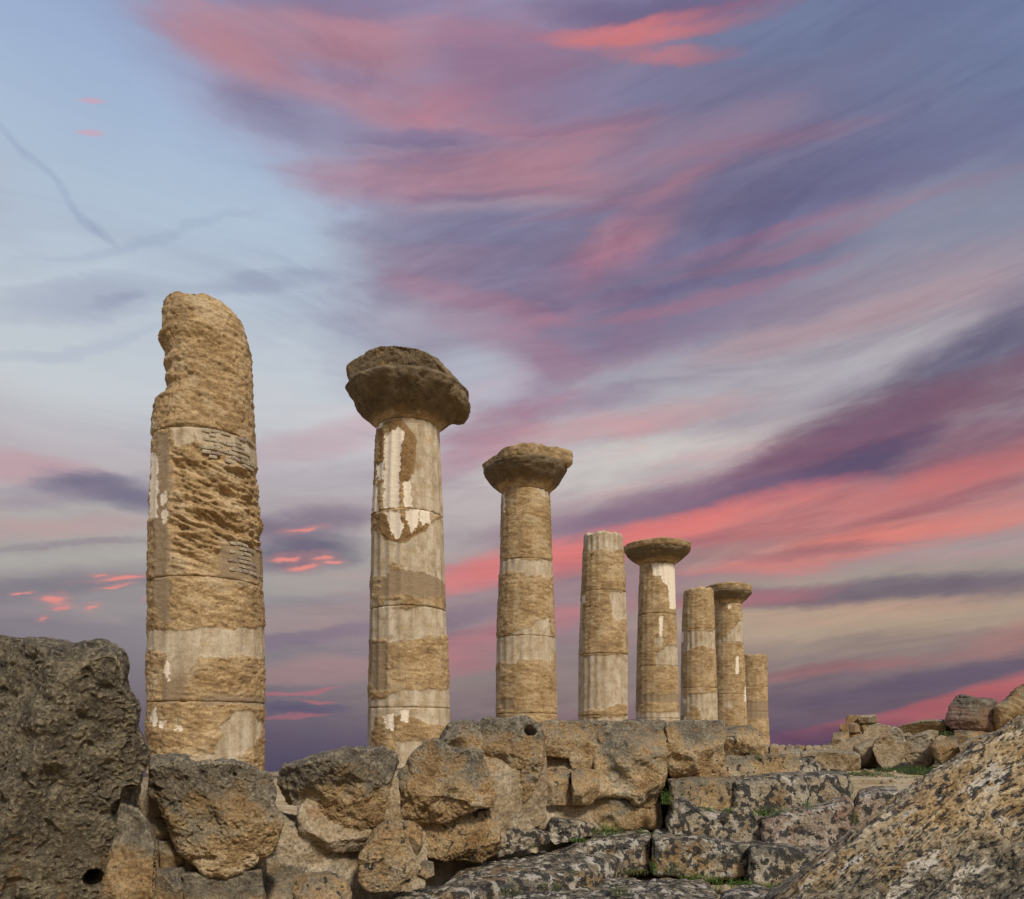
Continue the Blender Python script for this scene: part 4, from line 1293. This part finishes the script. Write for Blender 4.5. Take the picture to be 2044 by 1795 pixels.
rock('stone_block', [(-90, 1235), (0, 1255), (60, 1262), (130, 1273), (190, 1270), (222, 1278), (236, 1290), (243, 1320), (241, 1355), (252, 1380), (266, 1410), (267, 1450), (282, 1500), (284, 1525), (270, 1558), (266, 1590),
                     (262, 1620), (238, 1660), (232, 1720), (225, 1880), (-90, 1880)],
     5.1, 1.5, M['crust'], ax=-0.52, label='huge dark crusted stone block filling the left edge', cat='stone block', p=5, yaw=0.12, rough=1.15, lump=0.9, pit=1.2, res=0.55,
     dents=[(188, 1758, 22, 0.35), (262, 1590, 26, 0.12), (245, 1620, 30, 0.10), (110, 1560, 40, 0.06), (60, 1480, 30, 0.05)])
rock('stone_block', [(238, 1618), (262, 1625), (292, 1650), (306, 1690), (302, 1760), (312, 1880), (190, 1880), (212, 1762), (226, 1700)],
     5.25, 0.9, M['half'], label='paler lumpy stone wedged low against the huge dark block', cat='stone', p=3.5, yaw=0.2, rough=1.1)
rock('stone_block', [(298, 1520), (340, 1515), (365, 1520), (385, 1535), (430, 1531), (480, 1534), (520, 1546), (546, 1556), (549, 1590), (541, 1612), (562, 1640), (561, 1672), (546, 1710), (500, 1740), (450, 1756), (410, 1750),
                     (370, 1722), (345, 1680), (325, 1640), (315, 1605), (296, 1596), (297, 1560)],
     6.6, 1.1, M['half'], label='pitted grey boulder right in front of the tallest column\'s foot', cat='boulder', p=7, yaw=0.25, rough=1.2, pit=1.3, lump=1.1, dents=[(470, 1590, 26, 0.03), (420, 1640, 30, 0.04)])
rock('stone_block', [(552, 1556), (565, 1535), (600, 1528), (650, 1510), (690, 1500), (730, 1503), (768, 1498), (790, 1510), (793, 1527), (784, 1556), (778, 1582), (768, 1640), (765, 1650), (740, 1655), (710, 1666), (680, 1668),
                     (660, 1655), (640, 1632), (605, 1616), (575, 1611), (560, 1592)],
     7.3, 0.95, M['half'], label='wedge shaped boulder with a light top between first and second columns', cat='boulder', p=6, yaw=0.2, rough=1.1, lump=1.2, dents=[(688, 1575, 26, 0.05), (620, 1600, 40, 0.06)])
rock('stone_block', [(776, 1645), (800, 1662), (815, 1700), (834, 1740), (830, 1755), (790, 1780), (740, 1786), (722, 1765), (720, 1720), (748, 1670)],
     7.25, 0.5, M['fewlichen'], label='reddish black spotted stone leaning at the wall\'s foot', cat='stone', p=5, yaw=0.2, lump=1.2)
rock('stone_block', [(588, 1775), (612, 1758), (655, 1758), (688, 1772), (700, 1800), (690, 1850), (590, 1850)],
     6.7, 0.5, M['fewlichen'], label='rounded stone with a black blotch at the bottom edge', cat='stone', p=3)
rock('stone_block', [(836, 1735), (848, 1724), (862, 1728), (864, 1748), (850, 1757), (838, 1752)], 7.6, 0.2, M['farochre'], label='small round stone on the paving beside the lichened stones', cat='stone', p=2.5, rough=0.6)
rock('stone_block', [(845, 1486), (872, 1484), (905, 1508), (935, 1502), (960, 1505), (975, 1550), (988, 1590), (986, 1618), (955, 1614), (910, 1634), (870, 1644), (830, 1650), (781, 1651), (779, 1600), (788, 1562), (815, 1520)],
     8.1, 1.0, M['half'], label='big rugged boulder with sloping bright left edge before second column', cat='boulder', p=7, yaw=0.25, rough=1.2, lump=1.4, dents=[(900, 1600, 40, 0.06), (850, 1560, 30, 0.03)])
rock('stone_block', [(880, 1478), (898, 1450), (915, 1440), (940, 1441), (957, 1458), (963, 1500), (950, 1530), (890, 1530), (868, 1500)],
     8.75, 0.8, M['half'], label='round topped boulder with a hollow, behind the rugged boulder', cat='boulder', p=3, rough=1.1, lump=1.3, dents=[(915, 1495, 26, 0.14)])
rock('stone_block', [(836, 1645), (880, 1638), (930, 1632), (975, 1625), (992, 1650), (996, 1690), (986, 1712), (950, 1724), (890, 1722), (850, 1712), (834, 1680)],
     8.35, 0.8, M['fewlichen'], label='ochre footing stone with black lichen under the rugged boulder', cat='stone', p=6, yaw=0.3, lump=1.2)
rock('stone_block', [(956, 1441), (1000, 1440), (1045, 1437), (1068, 1448), (1080, 1477), (1081, 1534), (1062, 1575), (1045, 1600), (1017, 1628), (998, 1621), (985, 1605), (974, 1550), (962, 1507)],
     8.9, 1.0, M['half'], label='tall grey block with a dark round hole near its top', cat='stone block', p=7, yaw=0.3, rough=1.2, lump=1.3, dents=[(1056, 1459, 11, 0.14), (1064, 1463, 9, 0.12), (1000, 1530, 26, 0.05), (1025, 1575, 24, 0.04), (990, 1590, 20, 0.05)])
rock('stone_block', [(988, 1695), (1000, 1662), (1020, 1655), (1042, 1670), (1062, 1666), (1096, 1670), (1092, 1688), (1030, 1702), (996, 1713)],
     9.0, 0.5, M['lichen'], label='low lichened stone at the foot of the mortar patch, left one', cat='stone', p=3, yaw=0.3)
rock('stone_block', [(1096, 1672), (1104, 1640), (1130, 1646), (1165, 1645), (1184, 1655), (1180, 1668), (1140, 1677), (1110, 1688)],
     9.5, 0.5, M['lichen'], label='low lichened stone beside the bright green weed', cat='stone', p=3, yaw=0.3)

aw = empty('ashlar_wall', ((1330 - CX) / F * 10.4, 10.6, EYE - 1.4), 'squared block wall in front of the far columns, grassy joints', 'wall')
for poly, dd, th_, mt, kw in [
    ([(1084, 1447), (1110, 1444), (1178, 1443), (1188, 1480), (1192, 1542), (1150, 1538), (1145, 1510), (1108, 1510), (1090, 1508), (1081, 1480)], 9.75, 0.9, 'ashlar', dict(lump=1.2)),
    ([(1180, 1444), (1250, 1443), (1328, 1442), (1331, 1480), (1330, 1536), (1324, 1575), (1310, 1606), (1288, 1614), (1271, 1605), (1260, 1590), (1189, 1588), (1193, 1534), (1186, 1480)], 10.0, 1.0, 'ashlar',
     dict(lump=1.5, rough=1.2, dents=[(1230, 1560, 40, 0.12), (1280, 1540, 26, 0.05), (1210, 1520, 24, 0.05)])),
    ([(1332, 1446), (1390, 1443), (1440, 1442), (1447, 1465), (1443, 1530), (1438, 1548), (1425, 1557), (1345, 1558), (1337, 1540), (1330, 1500)], 10.3, 1.0, 'ashlar', dict(lump=1.4, dents=[(1370, 1500, 40, 0.05), (1410, 1520, 26, 0.03)])),
    ([(1449, 1457), (1470, 1453), (1495, 1453), (1517, 1466), (1525, 1490), (1522, 1508), (1460, 1514), (1449, 1508)], 10.9, 0.9, 'fewlichen', {}),
    ([(1442, 1516), (1520, 1513), (1587, 1510), (1595, 1525), (1592, 1556), (1500, 1558), (1445, 1555)], 10.7, 1.0, 'fewlichen', dict(lump=0.7)),
    ([(1597, 1518), (1620, 1520), (1634, 1532), (1638, 1553), (1600, 1554)], 11.2, 0.8, 'lichen', {}),
]:
    rock('stone_block', poly, dd, th_, M[mt], aw, p=7, yaw=0.25, chisel=4, **kw)
rock('earth_fill', [(1090, 1462), (1200, 1456), (1430, 1456), (1436, 1466), (1440, 1540), (1450, 1580), (1440, 1600), (1330, 1640), (1190, 1600), (1100, 1560)], 10.7, 0.5, M['earth'], aw, p=7, yaw=0.25, rough=0.8, grow=0)
sp = empty('stone_steps', ((1500 - CX) / F * 10.3, 10.4, EYE - 1.8), 'worn stone steps blotched with black lichen, right of the wall', 'steps')
for poly, dd, th_, mt, kw in [
    ([(1336, 1561), (1400, 1560), (1464, 1559), (1467, 1600), (1463, 1618), (1410, 1628), (1342, 1612)], 10.15, 1.0, 'fewlichen', dict(lump=0.9)),
    ([(1469, 1562), (1540, 1556), (1600, 1552), (1614, 1575), (1608, 1610), (1560, 1626), (1467, 1622)], 10.1, 1.2, 'lichen', dict(lump=0.9)),
    ([(1606, 1554), (1640, 1550), (1690, 1551), (1699, 1575), (1694, 1605), (1650, 1615), (1612, 1620)], 10.3, 1.2, 'lichen', {}),
    ([(1331, 1645), (1345, 1607), (1368, 1601), (1390, 1618), (1430, 1628), (1490, 1618), (1520, 1634), (1522, 1692), (1430, 1684), (1334, 1667)], 9.75, 1.1, 'lichen', dict(lump=1.1)),
    ([(1521, 1642), (1560, 1626), (1640, 1616), (1688, 1600), (1700, 1610), (1700, 1660), (1668, 1702), (1600, 1702), (1523, 1693)], 9.6, 1.2, 'pinklichen', dict(lump=1.0)),
    ([(1703, 1622), (1716, 1592), (1745, 1584), (1790, 1584), (1790, 1640), (1740, 1660), (1705, 1666)], 10.0, 1.2, 'pinklichen', {}),
    ([(1100, 1712), (1185, 1684), (1240, 1678), (1297, 1675), (1301, 1737), (1240, 1746), (1180, 1752), (1100, 1752)], 9.45, 1.0, 'slab', {}),
    ([(1304, 1674), (1400, 1682), (1496, 1691), (1494, 1752), (1400, 1755), (1306, 1748)], 9.35, 1.0, 'slab', {}),
    ([(1499, 1694), (1560, 1698), (1650, 1702), (1640, 1770), (1570, 1775), (1496, 1765)], 9.2, 1.0, 'lichen', {}),
]:
    kw.pop('lump', None)
    rock('step_block', poly, dd, th_, M[mt], sp, p=8, yaw=0.08, rough=0.8, lump=0.8, chisel=0, **kw)

rock('earth_fill', [(1335, 1575), (1600, 1568), (1690, 1570), (1698, 1640), (1760, 1640), (1700, 1720), (1640, 1770), (1300, 1755), (1190, 1745), (1200, 1700), (1320, 1690), (1335, 1650)], 10.45, 0.5, M['earth'], sp, p=7, yaw=0.1, rough=0.8, grow=0)
fl_ = empty('paving', ((1100 - CX) / F * 8.2, 8.2, EYE - 1.9), 'uneven dark lichened paving slabs along the bottom', 'paving')
fl_['kind'] = 'structure'
for poly, z_, mt, kw in [
    ([(850, 1765), (920, 1722), (1000, 1705), (1100, 1692), (1190, 1676), (1300, 1672), (1305, 1690), (1240, 1708), (1180, 1728), (1100, 1742), (1000, 1752), (920, 1772)], EYE - 1.52, 'slab', dict(yaw=0.03)),
    ([(905, 1785), (1000, 1757), (1100, 1748), (1230, 1738), (1330, 1744), (1410, 1748), (1436, 1765), (1440, 1800), (1420, 1880), (905, 1880)], EYE - 1.71, 'slab', {}),
    ([(740, 1795), (830, 1768), (900, 1755), (965, 1755), (985, 1765), (930, 1790), (890, 1830), (870, 1880), (720, 1880)], EYE - 1.64, 'slab', {}),
    ([(1436, 1768), (1470, 1758), (1540, 1764), (1600, 1775), (1640, 1790), (1640, 1880), (1440, 1880)], EYE - 1.70, 'slab', {}),
    ([(600, 1800), (740, 1795), (730, 1880), (600, 1880)], EYE - 1.70, 'slab', {}),
]:
    rock('stone_slab', poly, 0, 0.5, M[mt], fl_, p=5, plane=z_, rough=0.8, lump=0.9, **kw)

# right foreground boulder
rock('boulder', [(2200, 1385), (2044, 1452), (2000, 1476), (1960, 1498), (1930, 1524), (1895, 1548), (1860, 1572), (1800, 1620), (1742, 1664), (1700, 1690), (1650, 1735), (1600, 1776), (1558, 1802), (1500, 1900), (2200, 1900)],
     3.9, 1.5, M['conglomerate'], label='large tilted pebbly boulder filling the bottom right corner', cat='boulder', p=2.6, yaw=-0.1, lean=0.45, frac=0.62, rough=0.85, lump=1.0, strata=0.8, tilt=-0.75, res=0.5,
     dents=[(1960, 1740, 90, 0.10), (2030, 1640, 60, 0.10), (1800, 1790, 70, 0.08)])

# ------------------------------------------------------------------ fallen stones on the terrace, right
G1 = 'fallen stones on the terrace'
for poly, dd, th_, mt, lab, kw in [
    ([(1628, 1514), (1640, 1503), (1705, 1504), (1716, 1509), (1715, 1536), (1702, 1541), (1640, 1534), (1628, 1526)], 19.5, 1.2, 'far', 'flat cut block lying on the grass, left of the fallen stones', dict(p=6)),
    ([(1658, 1498), (1680, 1481), (1720, 1469), (1728, 1475), (1722, 1492), (1706, 1506), (1660, 1506)], 21.5, 1.2, 'far', 'slanting stone with dark underside just behind the flat cut block', dict(p=4)),
    ([(1704, 1492), (1722, 1481), (1746, 1473), (1762, 1500), (1757, 1534), (1714, 1535), (1705, 1506)], 20.6, 1.3, 'far', 'leaning tapered stone tucked behind the biggest cone shaped one', dict(p=3)),
    ([(1743, 1497), (1746, 1482), (1784, 1452), (1800, 1461), (1807, 1480), (1801, 1510), (1790, 1529), (1766, 1540), (1754, 1525)], 19.6, 1.3, 'far', 'biggest cone shaped fallen stone, grass below its pointed base', dict(p=2.8)),
    ([(1797, 1492), (1812, 1475), (1850, 1463), (1864, 1470), (1871, 1500), (1863, 1526), (1832, 1539), (1812, 1522)], 19.8, 1.2, 'far', 'fallen stone with dark speckled crown right of the cone', dict(p=3)),
    ([(1854, 1491), (1865, 1480), (1905, 1479), (1918, 1495), (1922, 1512), (1886, 1532), (1868, 1516)], 19.2, 1.0, 'farochre', 'ochre bottomed squat stone with pitted flat top', dict(p=3.4)),
    ([(1914, 1491), (1940, 1476), (1985, 1463), (2008, 1465), (2010, 1485), (1960, 1520), (1920, 1512)], 18.6, 1.2, 'far', 'long pale stone sloping up behind the tilted boulder', dict(p=3.5)),
    ([(1885, 1441), (1896, 1415), (1909, 1391), (1924, 1387), (1950, 1395), (1986, 1397), (1993, 1440), (1987, 1463), (1950, 1460), (1900, 1454)], 22.0, 1.6, 'purple', 'purplish brown squared block high on the rubble', dict(p=5, strata=0.8, tilt=0.0)),
    ([(1986, 1452), (1984, 1412), (2008, 1396), (2028, 1376), (2062, 1358), (2120, 1400), (2120, 1430), (2044, 1448), (2000, 1463)], 21.6, 1.6, 'farochre', 'brown cracked block at the right edge beside the purplish block', dict(p=4, strata=0.8, tilt=0.4)),
    ([(1790, 1452), (1840, 1439), (1884, 1437), (1892, 1455), (1860, 1466), (1795, 1470)], 22.5, 1.2, 'far', 'long low slab left of the purplish block', dict(p=5)),
    ([(1724, 1462), (1735, 1450), (1752, 1445), (1776, 1450), (1782, 1462), (1765, 1474), (1730, 1476)], 23.0, 0.9, 'far', 'pitted stone between the little block stack and the cone', dict(p=3.4)),
    ([(1803, 1466), (1815, 1463), (1822, 1470), (1818, 1477), (1804, 1476)], 20.8, 0.4, 'far', 'small pale chip behind the speckled stone', {}),
    ([(1885, 1477), (1902, 1470), (1935, 1467), (1941, 1476), (1930, 1486), (1890, 1488)], 20.2, 0.7, 'farochre', 'low ochre slab beneath the purplish block', dict(p=5)),
    ([(1905, 1458), (1950, 1461), (1985, 1464), (1980, 1478), (1930, 1478), (1906, 1470)], 21.6, 0.9, 'ochre', 'rust brown stone in shadow under the purplish block', {}),
    ([(1719, 1541), (1725, 1536), (1742, 1540), (1738, 1546), (1722, 1548)], 18.6, 0.3, 'farochre', 'small broken fragment in the grass before the cone', {}),
    ([(1598, 1502), (1622, 1499), (1650, 1500), (1660, 1506), (1640, 1520), (1600, 1518)], 22.5, 0.9, 'far', 'half buried block end left of the flat cut block', dict(p=6)),
    ([(1630, 1500), (1655, 1490), (1668, 1492), (1668, 1508), (1632, 1508)], 24.0, 0.9, 'far', 'worn stone at the foot of the little block stack', {}),
    ([(1560, 1500), (1580, 1496), (1600, 1498), (1604, 1512), (1585, 1518), (1562, 1514)], 24.0, 0.9, 'far', 'rounded stone just past the last column\'s foot', {}),
    ([(1645, 1512), (1632, 1520), (1606, 1524), (1600, 1514), (1620, 1508)], 20.8, 0.7, 'farochre', 'small stone against the flat cut block\'s left end', {}),
    ([(1690, 1494), (1700, 1487), (1716, 1490), (1714, 1504), (1694, 1504)], 22.6, 0.7, 'far', 'small stone under the slanting one', {}),
    ([(1776, 1458), (1790, 1452), (1806, 1456), (1804, 1470), (1780, 1470)], 23.2, 0.7, 'farochre', 'small ochre stone behind the cone\'s tip', {}),
    ([(1840, 1462), (1855, 1458), (1872, 1460), (1872, 1474), (1846, 1474)], 21.4, 0.7, 'far', 'stone lying between the long low slab and speckled crown', {}),
    ([(1930, 1500), (1950, 1492), (1975, 1494), (1978, 1510), (1940, 1514)], 17.2, 0.6, 'farochre', 'stone peeping over the tilted boulder\'s ridge', {}),
    ([(1868, 1474), (1878, 1468), (1890, 1472), (1886, 1482), (1870, 1482)], 20.3, 0.4, 'far', 'grey lump right of the dark speckled crown', {}),
]:
    rock('fallen_stone', poly, dd, th_, M[mt], label=lab, cat='stone', group=G1, rough=0.7 + 0.5 * (dd < 20), lump=1.1, chisel=2, nmin=16, res=0.6, **kw)

tw = empty('block_stack', ((1715 - CX) / F * 25.5, 25.7, EYE - 0.7), 'little tower of stacked squared blocks against the sunset', 'wall')
for poly in [rect(1693, 1428, 1714, 1443), [(1716, 1428), (1748, 1427), (1752, 1443), (1716, 1443)], [(1677, 1447), (1692, 1444), (1694, 1461), (1676, 1461)], rect(1696, 1444, 1717, 1461), rect(1719, 1444, 1745, 1461),
             [(1664, 1464), (1694, 1462), (1694, 1481), (1660, 1484)], rect(1696, 1462, 1719, 1476), rect(1721, 1463, 1730, 1480), rect(1655, 1484, 1690, 1500)]:
    rock('stone_block', poly, 25.3 + brng.uniform(-.1, .1), 0.8, M['farochre' if brng.random() < .5 else 'far'], tw, p=9, rough=0.8, lump=0.6, nmin=12, res=0.6)
lw = empty('low_wall', ((1590 - CX) / F * 33, 33, EYE - 1.1), 'low crumbling wall line beyond the last column', 'wall')
x_ = 1520
while x_ < 1680:
    w_ = brng.uniform(12, 26)
    t0 = 1489 + brng.uniform(-2, 3)
    rock('stone', [(x_, t0 + 2), (x_ + w_ * .3, t0 - 1), (x_ + w_ * .8, t0), (x_ + w_, t0 + 4), (x_ + w_ - 1, 1516), (x_ + 1, 1516)], 33 + brng.uniform(-.6, .6), 0.9, M['farochre' if brng.random() < .4 else 'far'], lw, p=4, rough=1.0, nmin=10, res=0.7)
    x_ += w_ + 0.6

# ------------------------------------------------------------------ weeds
def leaf_mat(name, c1, c2):
    m, t, b = new_mat(name)
    oi = t.n.new('ShaderNodeNewGeometry')
    n = t.noise(oi.outputs['Position'], 30.0, 3, 0.6)
    t.l.new(t.mix(t.remap(n, 0.3, 0.7), (*c1, 1), (*c2, 1)), b.inputs['Base Color'])
    b.inputs['Roughness'].default_value = 0.6
    return m


M['weed'] = leaf_mat('weed green', (0.065, 0.125, 0.022), (0.17, 0.27, 0.06))
M['dry'] = leaf_mat('dull grass green', (0.08, 0.095, 0.03), (0.17, 0.18, 0.07))


def clump_geo(rng, cx_, cy_, cz_, rx, ry, h, n, blade=0.3, size=0.02):
    V, Q = [], []
    for _ in range(n):
        a = rng.uniform(0, 2 * math.pi)
        r = math.sqrt(rng.random())
        bx, by = cx_ + rx * r * math.cos(a), cy_ + ry * r * math.sin(a)
        hh = h * (1 - 0.6 * r * r) * rng.uniform(0.25, 1.0)
        t_ = rng.uniform(0, 2 * math.pi)
        ux, uy = math.cos(t_), math.sin(t_)
        k = len(V)
        if rng.random() < blade:
            w = size * 0.18
            lx, ly = ux * hh * rng.uniform(0, .5), uy * hh * rng.uniform(0, .5)
            V += [(bx - uy * w, by + ux * w, cz_ - 0.02), (bx + uy * w, by - ux * w, cz_ - 0.02), (bx + lx + uy * w * .3, by + ly - ux * w * .3, cz_ + hh), (bx + lx - uy * w * .3, by + ly + ux * w * .3, cz_ + hh)]
        else:
            s = size * rng.uniform(0.5, 1.1)
            tl = rng.uniform(-0.3, 0.9)
            zc = cz_ + hh * rng.uniform(0.5, 1.0)
            V += [(bx, by, zc), (bx + ux * s - uy * s * .45, by + uy * s + ux * s * .45, zc + s * tl * .6), (bx + ux * s * 2, by + uy * s * 2, zc + s * tl), (bx + ux * s + uy * s * .45, by + uy * s - ux * s * .45, zc + s * tl * .6)]
        Q.append((k, k + 1, k + 2, k + 3))
    return V, Q


wrng = random.Random(21)


def weed(px, py, d, wpx, hpx, n, label, mat='weed', blade=0.25, size=0.018):
    x, z = (px - CX) / F * d, EYE + (HZ - py) / F * d
    V, Q = clump_geo(wrng, x, d, z, wpx / 2 / F * d, 0.10, hpx / F * d, n, blade, size)
    o = mesh_obj('weed_clump', np.array(V), [np.array(Q)], M[mat], smooth=False)
    tag(o, label, 'weed', 'weeds growing in the joints')


weed(1212, 1664, 9.75, 62, 30, 420, 'brightest leafy green weed at the mortar wall\'s foot')
weed(1330, 1602, 9.95, 22, 34, 200, 'weed in the gap under the hanging ashlar block')
weed(1410, 1622, 9.9, 34, 16, 160, 'small weed on the first step\'s left end')
weed(1455, 1620, 9.85, 26, 14, 130, 'weed at the vertical joint of the steps')
weed(1545, 1626, 9.75, 90, 20, 420, 'wide strip of weeds along the lichened step')
weed(1612, 1610, 9.8, 22, 18, 110, 'weed in the step joint near the right end')
weed(1700, 1640, 9.75, 14, 40, 120, 'thin weed growing up the gap beside the pinkish block', 'dry', 0.6)
weed(1715, 1600, 10.3, 40, 18, 160, 'grassy tuft above the gap by the pinkish block', 'dry', 0.6)
weed(1480, 1778, 9.0, 120, 30, 620, 'largest weed patch, at the steps\' foot near the tilted boulder')
weed(1400, 1758, 9.2, 90, 22, 360, 'weed strip at the steps\' foot left of the largest patch')
weed(1270, 1742, 9.3, 50, 14, 140, 'low weed before the joint of the dark step blocks', 'dry', 0.4)
weed(1555, 1780, 8.7, 50, 22, 260, 'weed patch touching the tilted boulder\'s tip')
weed(1345, 1742, 9.1, 50, 26, 200, 'thin weed before the dark lower step', 'dry', 0.4)
weed(1305, 1740, 9.3, 14, 40, 90, 'weed in the dark joint between lower step blocks')
weed(1310, 1668, 9.8, 26, 12, 110, 'tiny weed above the dark lower step joint')
weed(1280, 1664, 9.9, 24, 12, 100, 'tiny weed right of the brightest weed')
weed(1135, 1745, 8.6, 44, 18, 200, 'tuft between two paving slabs in the middle', 'dry', 0.4)
weed(1000, 1782, 8.0, 80, 20, 320, 'weeds on the paving slab, left of centre', 'dry', 0.35)
weed(1100, 1772, 8.2, 40, 16, 160, 'small weed in the middle of the pale slab', 'dry', 0.4)
weed(1240, 1782, 8.0, 50, 18, 200, 'weed tuft at the bottom edge, right of centre', 'dry', 0.4)
weed(1060, 1690, 9.2, 30, 8, 80, 'moss line under the left lichened stone', 'dry', 0.2)
weed(1150, 1678, 9.4, 40, 8, 100, 'moss line under the lichened stone by the bright weed')
weed(1515, 1513, 10.95, 18, 10, 70, 'tiny weed on the ashlar ledge by the last column')
weed(1880, 1478, 20.6, 50, 26, 260, 'green bush of weeds beneath the purplish block', size=0.05)
# loose stones and grit on the earth
V, Q = [], []
U_g, q_g = cube_grid(2, 2, 2)
U_g = U_g / np.linalg.norm(U_g, axis=1)[:, None]
prng = np.random.RandomState(4)
for k in range(520):
    if k < 300:
        x, y = prng.uniform(4.5, 14.0), prng.uniform(11.5, 21.0)
    elif k < 420:
        x, y = prng.uniform(1.0, 4.6), prng.uniform(8.6, 9.8)
    else:
        x, y = prng.uniform(-2.8, 0.5), prng.uniform(6.6, 8.6)
    z = float(ground_z(np.array([x]), np.array([y]))[0])
    r = 0.02 + 0.07 * prng.random_sample() ** 3
    sc_ = r * prng.uniform(0.6, 1.2, 3)
    v = U_g * sc_ * (1 + 0.25 * prng.uniform(-1, 1, (len(U_g), 1))) + np.array([x, y, z + 0.2 * r])
    Q.append(q_g + 26 * k)
    V.append(v)
o = mesh_obj('gravel', np.concatenate(V), [np.concatenate(Q)], M['far'], attrs={'up': np.zeros(26 * 520)}, smooth=False)
tag(o, 'loose pale pebbles and grit scattered on the earth', kind='stuff')
V, Q = [], []
for (px, py, wpx, n, h) in ((1665, 1546, 80, 700, 0.14), (1735, 1547, 90, 700, 0.14), (1800, 1540, 110, 1300, 0.22), (1850, 1545, 100, 1300, 0.25), (1885, 1540, 70, 700, 0.25), (1830, 1552, 110, 220, 0.08), (1610, 1530, 60, 250, 0.10)):
    d_ = F * 0.97 / (py - HZ)
    v, q = clump_geo(wrng, (px - CX) / F * d_, d_, EYE - 0.99, wpx / 2 / F * d_, 0.55, h, n, 0.35, 0.035)
    Q += [tuple(i + len(V) for i in f) for f in q]
    V += v
M['turf'] = leaf_mat('deep turf green', (0.035, 0.07, 0.014), (0.11, 0.16, 0.04))
o = mesh_obj('grass', np.array(V), [np.array(Q)], M['turf'], smooth=False)
tag(o, 'low green grass and weeds under the fallen stones', kind='stuff')
